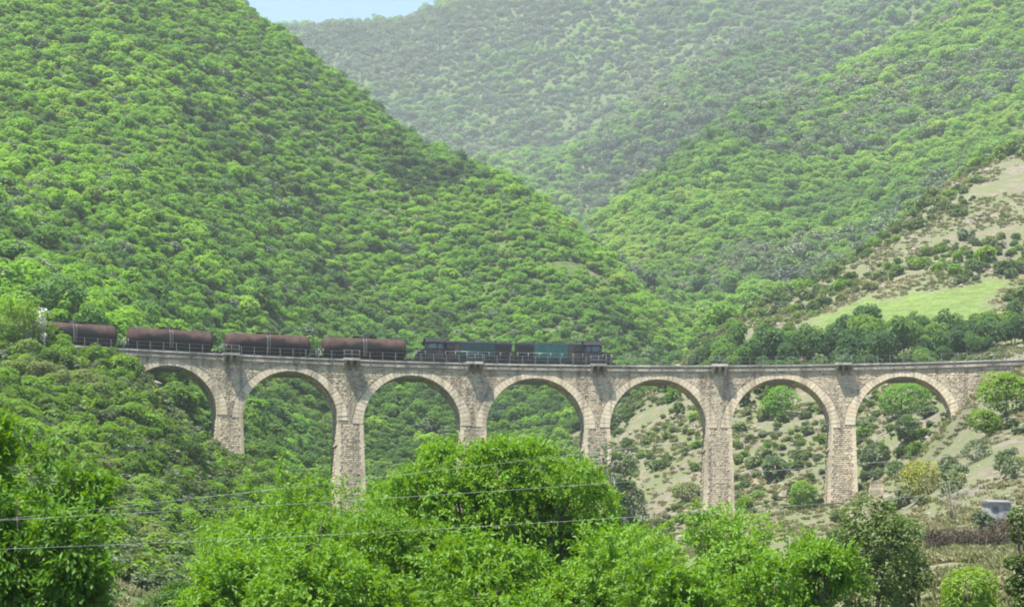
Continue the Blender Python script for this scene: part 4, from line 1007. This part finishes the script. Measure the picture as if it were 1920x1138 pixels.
u2, d2, x2, z2 = scatter(16000, 1040, 1990, lambda u: np.where(u > 1500, 90.0, dbu(u) - 60), lambda u: row_d(R_D, u) + 4, r)
dry2, mead2 = masks(u2, d2); k = (dry2 > .3) & (mead2 < .6) & seen(x2, d2, z2 + .6, 0) & (fbm(x2 / 22, d2 / 22, 9, 3) > -.2)
s2 = r.uniform(.5, 1.5, len(u2)) * np.interp(d2, [90, 250, 700], [.45, .75, 1.05])
instanced('dry_grass', np.stack([x2, d2, z2], 1)[k], np.stack([s2, s2, s2], 1)[k], np.stack([0 * x2, 0 * x2, r.random(len(x2)) * 6.28], 1)[k], r.integers(0, 3, k.sum()), PROT['tuft'],
          'tufts of dry grass dotting the bare slope', 'grass')
for ua, ub, nn, nm, lb in ((1600, 1990, 5200, 'bank_grass', 'rough dry grass over the near bank at lower right'), (150, 520, 1800, 'earth_bank_grass', 'rough grass over the earth bank at lower left')):
    u2, d2, x2, z2 = scatter(nn, ua, ub, lambda u: np.full(len(u), 62.0), lambda u: np.full(len(u), 240.0 if ua > 1000 else 170.0), r)
    k = (fbm(x2 / 4, d2 / 4, 19, 3) > -.12); s2 = r.uniform(.35, 1.0, len(u2))
    instanced(nm, np.stack([x2, d2, z2], 1)[k], np.stack([s2, s2, s2], 1)[k], np.stack([0 * x2, 0 * x2, r.random(len(x2)) * 6.28], 1)[k], r.integers(0, 3, k.sum()), PROT['tuft'], lb, 'grass')
# loose stones on the bare slope
def stone_mesh(seed):
    r_ = np.random.default_rng(seed); n1_, n2_ = 4, 6; vs_ = []
    for i in range(n1_ + 1):
        for j in range(n2_):
            a_, b_ = math.pi * i / n1_, 2 * math.pi * j / n2_; q = 1 if i in (0, n1_) else r_.uniform(.65, 1.15)
            vs_.append((q * math.sin(a_) * math.cos(b_), q * math.sin(a_) * math.sin(b_) * .8, q * math.cos(a_) * .6))
    return MB().add(vs_, [(i * n2_ + j, i * n2_ + (j + 1) % n2_, (i + 1) * n2_ + (j + 1) % n2_, (i + 1) * n2_ + j) for i in range(n1_) for j in range(n2_)]).mesh('loose_stone', 'rock')
u2, d2, x2, z2 = scatter(3600, 1090, 1990, lambda u: np.where(u > 1500, 110.0, dbu(u) - 20), lambda u: row_d(R_D, u) + 4, r)
dry2, mead2 = masks(u2, d2); k = (dry2 > .5) & (mead2 < .1) & seen(x2, d2, z2 + .3, 0) & (fbm(x2 / 15, d2 / 15, 12, 3) > .0)
s2 = np.exp(r.normal(-1.5, .5, len(u2))) * np.interp(d2, [110, 350, 700], [.6, 1.1, 2.2])
instanced('scree', np.stack([x2, d2, z2], 1)[k], np.stack([s2, s2, s2], 1)[k], np.stack([0 * x2, 0 * x2, r.random(len(x2)) * 6.28], 1)[k], r.integers(0, 3, k.sum()), [stone_mesh(9 + q) for q in range(3)],
          'loose grey-brown stones strewn over the bare slope', 'scree')

# tree belt between the viaduct and the meadow
r = np.random.default_rng(45)
belt = []
BLT = []
for c, t_ in SCR:
    c2 = c.copy(); c2.materials[0] = M['belt']; BLT.append((c2, t_))
for k in range(120):
    u_ = r.uniform(1300, 1980); dbu = float(np.interp(u_, UG, DB)); d_ = dbu + r.uniform(80, 128); 
    if k < 12: u_ = r.uniform(1420, 1700); d_ = dbu + r.uniform(112, 130)
    belt.append((u_, d_, r.uniform(.8, 1.5) * (1.15 if 1420 < u_ < 1700 else .85)))
for u_, d_, s_ in belt:
    x_ = (u_ - U0) / F_PX * d_; c, t_ = BLT[r.integers(0, 5)]
    tree_copy('belt_tree', c, t_, (x_, d_, g1(x_, d_) - .1), (0, 0, r.random() * 6.28), (s_, s_, s_ * r.uniform(.95, 1.5)),
              'bushy green belt tree between the viaduct and the pale meadow, ' + ('left of the meadow' if u_ < 1480 else 'below the meadow' if u_ < 1760 else 'towards the right edge'), 'tree', 'tree belt below the meadow')
# rocks
def rock(u_, d_, s_, label, seed):
    r_ = np.random.default_rng(seed); mb = MB(); n1, n2 = 7, 9; vs_ = []
    for i in range(n1 + 1):
        for j in range(n2):
            a_ = math.pi * i / n1; b_ = 2 * math.pi * j / n2; q = 1 if i in (0, n1) else r_.uniform(.75, 1.15)
            vs_.append((s_ * q * math.sin(a_) * math.cos(b_) * 1.3, s_ * q * math.sin(a_) * math.sin(b_), s_ * q * math.cos(a_) * .8))
    mb.add(vs_, [(i * n2 + j, i * n2 + (j + 1) % n2, (i + 1) * n2 + (j + 1) % n2, (i + 1) * n2 + j) for i in range(n1) for j in range(n2)])
    x_ = (u_ - U0) / F_PX * d_; o = mb.build('rock', 'rock'); o.location = (x_, d_, g1(x_, d_) + s_ * .1); o.rotation_euler = (0, 0, r_.random() * 6)
    tag(o, label, 'rock', 'pale rocks on the slopes')
for k, (u_, dd_, s_, lb) in enumerate([(12, 62, 2.4, 'grey rock in the outcrop at the left edge, lower one'), (30, 72, 1.7, 'grey rock in the outcrop at the left edge, upper right one'),
                                      (1470, 26, 1.0, 'small rock on the bare slope behind the sixth arch'), (15, 60, 2.6, 'grey rock outcrop at the left edge above the bushes'), (262, 46, 1.6, 'pale rock above the second tank wagon'), (275, 22, 1.6, 'pale rock glimpsed through the first arch')]):
    rock(u_, float(np.interp(u_, UG, DB)) + dd_, s_, lb, 60 + k)

# ------------------------------------------------------------------ single trees and bushes
def place(u_, d_): 
    x_ = (u_ - U0) / F_PX * d_; return x_, d_, g1(x_, d_)
def px_h(py, d_): return (HORIZON - py) * d_ / F_PX
def depth_for(u_, top, Hm, d0, d1=640.0):
    """depth between d0 and d1 where a plant Hm tall would reach photo row top"""
    dd = np.arange(d0, d1, 2.0); zz = ground((u_ - U0) / F_PX * dd, dd); py = HORIZON - F_PX * (zz + Hm) / dd
    return float(dd[np.argmin(abs(py - top) + (dd - d0) * .02)])
def bush(name, u_, d_, wpx, top, leaf, label, cat, seed, n=1500, ls=.14, nl=12, grp=None, bark='bark', lowc=True, squash=None):
    """free-standing bush or small tree from photo width, top row and depth"""
    x_, y_, zg = place(u_, d_); H = max(.8, px_h(top, d_) - zg); Wd = wpx * d_ / F_PX
    r_ = np.random.default_rng(seed); q = Wd * .23
    zc = H * .55 if lowc else H * .62
    L_ = make_lobes(r_, nl, max(.1, Wd / 2 - q), max(.1, H * .45 - q * .5), zc, q * .7, q * 1.15, base=0.0 if lowc else H * .28)
    mx = max(l[2] + l[3] * .9 for l in L_); L_ = [(l[0], l[1], l[2] * H / mx, l[3]) for l in L_]
    V, Fc = crown_arrays(r_, L_, n, ls); root = link(name, None); root.location = (x_, y_, zg - .05)
    tag(root, label, cat, grp)
    link('crown', np_mesh('crown', V, Fc, [leaf]), root)
    trunk_mb(r_, H * .5, max(.05, H * .02), L_, 8).build('trunk', bark, root); return root

# walnut trees with pinnate leaves
def walnut(name, u_, d_, wpx, top, leaf, label, seed, shoots=4200, nl=24, bark='bark', low=.22, leaflet=.07, grp=None, spray=50, tops=None):
    x_, y_, zg = place(u_, d_); H = px_h(top, d_) - zg; Wd = wpx * d_ / F_PX; r_ = np.random.default_rng(seed)
    q = Wd * .155; zc = H * .60
    L_ = make_lobes(r_, int(nl * 1.35), Wd / 2 - q * .7, H * .44 - q * .3, zc, q * .5, q * 1.15, base=H * low)
    mx = max(l[2] + l[3] * .85 for l in L_); L_ = [(l[0], l[1], l[2] * H / mx, l[3]) for l in L_]
    if tops:
        L_ = []
        for tu, tp, tr in tops:
            rr = tr * d_ / F_PX; zz = px_h(tp, d_) - zg - rr * .9; q = .62 * rr
            for dy in (-1.0, .6): L_.append(((tu - u_) * d_ / F_PX + r_.normal() * .15, dy * r_.uniform(.3, 1.5), zz - abs(dy) * .2 + r_.normal() * .1, rr * r_.uniform(.8, 1.0)))
    P, d = lobe_cloud(L_, shoots, r_, inner=.45, up=.2); n = len(P)
    P = P + d * (np.abs(r_.normal(0, q * .34, (n, 1))) * (r_.random((n, 1)) < .45)) + r_.normal(0, q * .12, (n, 3))
    ph = r_.random(6) * 6.28; Q = P * (1.0 / max(.55, q * .55))
    gap_ = np.sin(Q[:, 0] * 2.1 + ph[0] + 1.3 * np.sin(Q[:, 2] * 1.7 + ph[3])) * np.sin(Q[:, 1] * 2.3 + ph[1]) + .7 * np.sin(Q[:, 2] * 2.9 + ph[2] + 1.1 * np.sin(Q[:, 0] * 1.9 + ph[4]))
    P = P + d * (gap_ * q * .22)[:, None]
    kp = (gap_ > -.2) | (r_.random(n) < .12); P, d = P[kp], d[kp]; n = len(P)
    ax = unit(d * .9 + r_.normal(size=(n, 3)) * .45 + np.array([0, 0, -.12]))
    # loose sprays that break the outline
    ns = spray; ks = r_.integers(0, n, ns); q0 = P[ks]; dr = unit(d[ks] + r_.normal(size=(ns, 3)) * .35 + np.array([0, 0, .25])); ln_ = q * r_.uniform(.5, 1.3, ns)
    tt = r_.random((ns, 12)); SP = (q0[:, None] + dr[:, None] * (tt * ln_[:, None])[..., None]).reshape(-1, 3)
    SA = unit(np.repeat(dr, 12, 0) * .5 + r_.normal(size=(ns * 12, 3)) * .6)
    P = np.concatenate([P, SP]); ax = np.concatenate([ax, SA]); n = len(P)
    side = unit(np.cross(ax, r_.normal(size=(n, 3)))); Vs, Fs, b = [], [], 0
    for t, sg in ((.15, 1), (.15, -1), (.55, 1), (.55, -1), (.95, 1), (.95, -1), (1.25, 0)):
        A = unit(ax * (.55 if sg else 1) + side * sg * .85 + np.array([0, 0, -.38]) + r_.normal(size=(n, 3)) * .16)
        C = P + ax * (t * .23) + A * leaflet * .8
        N = np.cross(A, side * 0 + unit(np.cross(A, np.array([0, 0, 1.0]))) ) * -1 + r_.normal(size=(n, 3)) * .5
        N = np.where(N[:, 2:3] < 0, -N, N)
        ln = leaflet * r_.uniform(.75, 1.25, n); V, Fc = leaf_quads(C, N, A, ln, ln * .48, r_)
        Vs.append(V); Fs.append(Fc + b); b += len(V)
    root = link(name, None); root.location = (x_, y_, zg - .05); tag(root, label, 'tree', grp)
    link('crown', np_mesh('crown', np.concatenate(Vs), np.concatenate(Fs), [leaf]), root)
    mb = MB(); rad = max(.09, H * .022); fk = H * .3
    mb.tube([(0, 0, -.3), (.05, .03, fk * .5), (.1, 0, fk)], [rad * 1.25, rad, rad * .85], 9); mb.build('trunk', bark, root)
    for l in L_:
        mid = Vector(((l[0] + .1) * .45, l[1] * .45, fk + (l[2] - fk) * .5 + r_.uniform(-.2, .2)))
        MB().tube([(.1, 0, fk * .92), mid, (l[0], l[1], l[2])], [rad * .5, rad * .33, rad * .12], 6).tube([mid, (l[0] * .8 + .3, l[1] * .8 - .3, l[2] + l[3] * .5)], [rad * .25, rad * .06], 5).build('limb', bark, root)
    return root
g = 'walnut trees filling the foreground'
walnut('walnut_tree', 930, 78, 520, 824, 'walnut', 'large domed bright-green walnut tree standing tallest before the middle piers', 501, 17313, 34, grp=g,
       tops=[(925, 815, 50), (850, 830, 48), (1000, 828, 48), (785, 868, 46), (1062, 858, 46), (920, 875, 52), (735, 915, 44), (1110, 905, 44), (845, 905, 50), (1000, 900, 50), (1135, 955, 40), (712, 965, 40), (790, 955, 48), (925, 950, 52), (1050, 950, 48), (860, 1000, 50), (985, 1005, 50), (760, 1020, 44), (1090, 1015, 44)])
walnut('walnut_tree', 560, 74, 430, 930, 'walnut', 'bright-green walnut tree below the second pier, left of the tallest tree', 502, 12320, grp=g)
walnut('walnut_tree', 1370, 72, 330, 978, 'walnut', 'bright-green walnut tree below the fifth pier, right of the tallest tree', 503, 10898, grp=g)
walnut('walnut_tree', 735, 66, 360, 985, 'walnut', 'green walnut tree low before the left flank of the tallest tree', 504, 10898, grp=g)
walnut('walnut_tree', 1130, 66, 360, 1000, 'walnut', 'green walnut tree low before the right flank of the tallest tree', 505, 10898, grp=g)
walnut('walnut_tree', 440, 62, 260, 1045, 'walnut', 'small green walnut tree at the left end of the foreground row, near the earth bank', 506, 8529, grp=g)
walnut('walnut_tree', 1490, 64, 240, 1030, 'walnut', 'small green walnut tree next to the dark twiggy tree at lower right', 507, 8529, grp=g)
walnut('walnut_tree', 940, 58, 380, 1015, 'walnut', 'green walnut tree at the bottom middle under the tallest crown', 508, 10898, grp=g)
walnut('walnut_tree', 610, 57, 330, 1050, 'walnut', 'green walnut tree at the bottom edge below the second pier', 509, 9950, grp=g)
walnut('walnut_tree', 1280, 57, 340, 1055, 'walnut', 'green walnut tree at the bottom edge below the fifth pier', 510, 9950, grp=g)
walnut('walnut_tree', 830, 60, 300, 1035, 'walnut', 'low green walnut tree at the bottom edge under the left half of the tallest crown', 571, 5200, grp=g)
walnut('walnut_tree', 1205, 61, 300, 1025, 'walnut', 'low green walnut tree at the bottom edge just right of the tallest crown', 572, 5200, grp=g)
walnut('walnut_tree', 1425, 59, 260, 1052, 'walnut', 'low green walnut tree at the bottom edge below the sixth arch', 573, 4600, grp=g)
walnut('walnut_tree', 500, 65, 300, 1000, 'walnut', 'leafy walnut tree sloping down towards the earth bank, left of the second pier', 574, 5200, grp=g)
walnut('shade_tree', 80, 45, 320, 872, 'dark_tree', 'dark glossy leafy tree filling the lower left corner', 511, 8383, 15, low=.05, spray=150)
walnut('shade_tree', -30, 47, 230, 785, 'walnut', 'lighter leafy tree cut by the left edge behind the dark corner tree', 512, 4738, 11, low=.05, spray=110)
walnut('blossom_tree', 50, depth_for(50, 556, 6.5, 240, 330), 120, 566, 'lime', 'thin pale-leaved tree near the left edge beside the last wagon', 513, 900, 9, 'pale_bark', .45, .16, spray=20)
bush('blossom_spray', 80, depth_for(80, 572, 6.5, 240, 329), 40, 574, 'blossom', 'white blossom cluster above the tail of the train', 'blossom', 514, 110, .13, 5, None, 'pale_bark', False)
bush('twiggy_tree', 1640, depth_for(1640, 925, 6.5, 95, 150), 215, 925, 'elm', 'dark twiggy small-leaved tree at lower right beside the walnuts', 'tree', 515, 9500, .085, 34)
bush('twiggy_tree', 1690, 100, 130, 1010, 'elm', 'dark small-leaved tree in front of the earth bank at lower right', 'tree', 516, 4800, .08, 20)
bush('leafy_bush', 1815, 84, 170, 1052, 'lime', 'bright green leafy bush at the lower right corner', 'bush', 517, 3200, .075, 14)
bush('thorn_tree', 1915, 74, 80, 945, 'elm', 'dark thorny tree cut by the right edge', 'tree', 518, 1500, .08, 12)
bush('slender_tree', 1160, depth_for(1160, 826, 11, 200, 340), 125, 826, 'poplar', 'slender grey-green tree behind the tall walnut, before the fourth pier', 'tree', 519, 3400, .20, 16, None, 'pale_bark')
bush('slender_tree', 1180, depth_for(1180, 915, 6, 200, 340), 110, 915, 'poplar', 'low grey-green tree at the foot of the slender one', 'tree', 520, 2200, .19, 12)
bush('yellow_bush', 1725, depth_for(1725, 862, 4.5, 230, 340), 125, 862, 'yellow', 'yellow-green bush on the slope below the last arch', 'bush', 521, 1500, .17, 11, None, 'pale_bark', False)
bush('lime_tree', 1885, depth_for(1885, 690, 6, 310, 352), 130, 690, 'lime', 'bright lime-green tree against the right abutment', 'tree', 522, 2600, .22, 14)
bush('lime_tree', 1850, depth_for(1850, 765, 3.5, 300, 350), 90, 765, 'lime', 'lime-green bush at the foot of the right abutment', 'bush', 523, 1500, .2, 10)
bush('dark_bush', 1505, depth_for(1505, 898, 3.6, 250, 355), 85, 898, 'scrub', 'dark bush casting deep shade between the fifth and sixth piers', 'bush', 524, 1700, .18, 10)
bush('dark_bush', 1700, depth_for(1700, 775, 4.5, 370, 460), 75, 775, 'shrub', 'dark conifer-like bush under the last arch', 'bush', 525, 1300, .2, 9)
bush('dark_bush', 1640, depth_for(1640, 830, 3.5, 370, 460), 90, 830, 'shrub', 'dark green bush beside the sixth pier under the last arch', 'bush', 526, 1300, .2, 9)
bush('green_tree', 1460, depth_for(1460, 722, 5.5, 370, 480), 95, 722, 'forest', 'fresh green tree seen through the sixth arch', 'tree', 527, 1600, .24, 10)
bush('green_tree', 1690, depth_for(1690, 712, 5.5, 370, 480), 140, 712, 'forest', 'green trees clustered under the crown of the last arch', 'tree', 528, 2000, .24, 13)
bush('green_tree', 225, depth_for(225, 668, 3.0, 300, 345), 90, 662, 'lime', 'vivid green bush beside the left end of the first arch', 'bush', 529, 1500, .19, 9)
for k, (u_, t_, w_, lb) in enumerate([(128, 634, 60, 'scrub bush hiding the wheels of the last tank wagon'), (172, 642, 60, 'scrub bush below the coupling of the last two wagons'), (212, 652, 55, 'scrub bush at the left end of the stone deck edge'), (245, 668, 50, 'small scrub bush touching the left end of the first arch')]):
    bush('scrub_bush', u_, depth_for(u_, t_, 3.2, 300, 336), w_, t_, 'scrub', lb, 'bush', 580 + k, 1300, .17, 8, 'bushes at the left end of the deck')
bush('green_bush', 320, 108, 150, 1085, 'dark_tree', 'dark green bush on the earth bank at lower left', 'bush', 530, 1800, .10, 10)
bush('green_bush', 1290, depth_for(1290, 905, 3.0, 300, 420), 80, 905, 'shrub', 'dark bush left of the fifth pier on the bare slope', 'bush', 531, 1200, .19, 8)
for k, (u_, d_, w, t_) in enumerate([(1830, 300, 90, 820), (1900, 290, 80, 850), (1780, 320, 70, 850), (1700, 300, 60, 905), (1848, 240, 60, 955)]):
    bush('grey_shrub', u_, depth_for(u_, t_, 2.6, 180, 345), w, t_, 'poplar', 'greyish half-leafed shrub on the slope below the right abutment', 'shrub', 540 + k, 600, .16, 8, 'greyish shrubs below the right abutment', 'pale_bark')
# bare stemmed shrub and a bank of dead brushwood
def stems(name, u_, d_, wpx, top, n, label, cat, seed, mat='pale_bark', rad=.03):
    x_, y_, zg = place(u_, d_); H = px_h(top, d_) - zg; Wd = wpx * d_ / F_PX; r_ = np.random.default_rng(seed); root = link(name, None); root.location = (x_, y_, zg - .05)
    for k in range(n):
        a_ = r_.random() * 6.28; q = Wd / 2 * r_.uniform(.3, 1); h = H * r_.uniform(.7, 1)
        tip = Vector((math.cos(a_) * q, math.sin(a_) * q, h)); mid = Vector((tip.x * .35, tip.y * .35, h * .5)); mb = MB()
        mb.tube([(r_.normal() * .1, r_.normal() * .1, 0), mid, tip], [rad, rad * .7, rad * .3], 5)
        for b in range(4):
            t2 = mid.lerp(tip, r_.uniform(.1, .8)); mb.tube([t2, t2 + Vector((r_.normal() * .5, r_.normal() * .5, r_.uniform(.3, .8)))], [rad * .45, rad * .15], 4)
        mb.build('stem', mat, root)
    tag(root, label, cat); return root
stems('bare_shrub', 1785, depth_for(1785, 905, 3.4, 200, 330), 110, 905, 11, 'bare many-stemmed shrub above the dead brush', 'shrub', 561)
r = np.random.default_rng(46)
hedge = link('brush_hedge', None); HD = depth_for(1820, 985, 1.5, 150, 320); hx, hy, hz = place(1820, HD); hedge.location = (hx, hy, hz)
tag(hedge, 'dark bank of dead brushwood across the slope at lower right', 'hedge')
Vs = []
n = 2600; uu = r.uniform(1735, 1900, n); dd = HD + r.normal(0, .5, n); xx = (uu - U0) / F_PX * dd; zz = ground(xx, dd)
P = np.stack([xx - hx, dd - hy, zz - hz + r.random(n) ** 1.3 * 1.5 * (1 + .5 * fbm(xx * .6, dd * .6, 4, 2))], 1)
V, Fc = leaf_quads(P, r.normal(size=(n, 3)), r.normal(size=(n, 3)) + np.array([0, 0, .9]), r.uniform(.15, .5, n), r.uniform(.015, .04, n), r)
link('brushwood', np_mesh('brushwood', V, Fc, ['twig']), hedge)

# ------------------------------------------------------------------ small structures
x_, y_, zg = place(1868, depth_for(1868, 938, 1.9, 200, 330))
hut = link('white_hut', None); hut.location = (x_, y_, zg); hut.rotation_euler = (0, 0, .25)
tag(hut, 'small white walled hut half hidden on the slope at the right edge', 'hut')
h0 = px_h(944, y_) - zg
MB().box(-.95, .95, -.9, .9, -.5, h0).build('wall', 'white', hut)
MB().add([(-1.15, -1.1, h0 - .02), (1.15, -1.1, h0 - .02), (1.15, 1.1, h0 + .35), (-1.15, 1.1, h0 + .35), (-1.15, -1.1, h0 + .08), (1.15, -1.1, h0 + .08), (1.15, 1.1, h0 + .45), (-1.15, 1.1, h0 + .45)],
         [(0, 3, 2, 1), (4, 5, 6, 7), (0, 1, 5, 4), (1, 2, 6, 5), (2, 3, 7, 6), (3, 0, 4, 7)]).build('roof', 'tin', hut)
w = MB().box(-.75, -.2, -.93, -.9, h0 * .5, h0 * .82).build('window', 'galv', hut); MB().box(-.7, -.25, -.945, -.92, h0 * .52, h0 * .8).build('pane', 'glass', w)
MB().box(.2, .8, -.93, -.9, 0, h0 * .8).build('door', 'tin', hut)
# ruined stone stub
x_, y_, zg = place(1645, 300); ht = px_h(905, 300) - zg
ru = link('stone_stub', None); ru.location = (x_, y_, zg); tag(ru, 'leaning stub of beige masonry below the sixth pier, behind the twiggy tree', 'ruin')
mb = MB(); z = -.8
while z < ht:
    q = 1.15 - .55 * max(0, z) / ht; hh = random.uniform(.35, .55); jx = random.uniform(-.06, .06)
    MB().box(-q + jx - .2 * z / ht, q + jx - .2 * z / ht, -q * .8, q * .8, z, z + hh - .03).build('stone', 'rubble', ru); z += hh
# thin pale marker post at the lower left
x_, y_, zg = place(207, 58)
po = link('marker_post', None); po.location = (x_, y_, zg); tag(po, 'thin pale post standing at the bottom edge beside the dark tree', 'post')
hp = px_h(1108, 58) - zg
MB().tube([(0, 0, -.3), (0, 0, hp)], .03, 8).build('pole', 'galv', po); MB().tube([(0, 0, hp), (0, 0, hp + .03)], [.04, .03], 8).build('cap', 'galv', po)
# overhead wires
def wire(pts, d_, label):
    pu = [p[0] for p in pts]; pv = [p[1] for p in pts]; cf = np.polyfit(pu, pv, 2); P = []
    for u_ in np.arange(-900, 2900, 60): P.append(((u_ - U0) / F_PX * d_, d_, (HORIZON - np.polyval(cf, u_)) * d_ / F_PX))
    tag(MB().tube(P, .0028, 6).build('power_line', 'wire'), label, 'wire', 'overhead wires across the foreground')
wire([(0, 973), (150, 958), (310, 939), (450, 925), (627, 904), (867, 877), (1563, 792), (1680, 780), (1780, 767)], 44.0, 'topmost thin overhead wire, passing before the last arch')
wire([(0, 975), (167, 966), (333, 957), (500, 947), (683, 937), (940, 921), (1157, 904), (1613, 867), (1813, 852), (1913, 845)], 43.4, 'middle thin overhead wire crossing in front of the tall walnut')
wire([(0, 1029), (183, 1022), (377, 1013), (533, 1006), (717, 999), (973, 982), (1207, 967), (1480, 948), (1730, 929), (1830, 922)], 42.8, 'lowest thin overhead wire crossing the foreground crowns')

# ------------------------------------------------------------------ haze
hm, ht_ = new_mat('valley_haze'); pv_ = nd(ht_, 'ShaderNodeVolumePrincipled'); ho = nd(ht_, 'ShaderNodeOutputMaterial')
pv_.inputs['Color'].default_value = (0.86, 0.92, 0.97, 1); pv_.inputs['Density'].default_value = 0.000105; pv_.inputs['Anisotropy'].default_value = 0.2
lk(ht_, pv_.outputs[0], ho.inputs['Volume'])
hz_ = MB().box(-4700, 4700, -600, 3640, -16, 1260).build('haze', hm)
tag(hz_, 'pale blue summer haze filling the valley', 'haze', kind='stuff')
print('TREES', nA, nC, nB, nE, 'voussoirs', voussoir_count, 'objects', len(scene.objects))
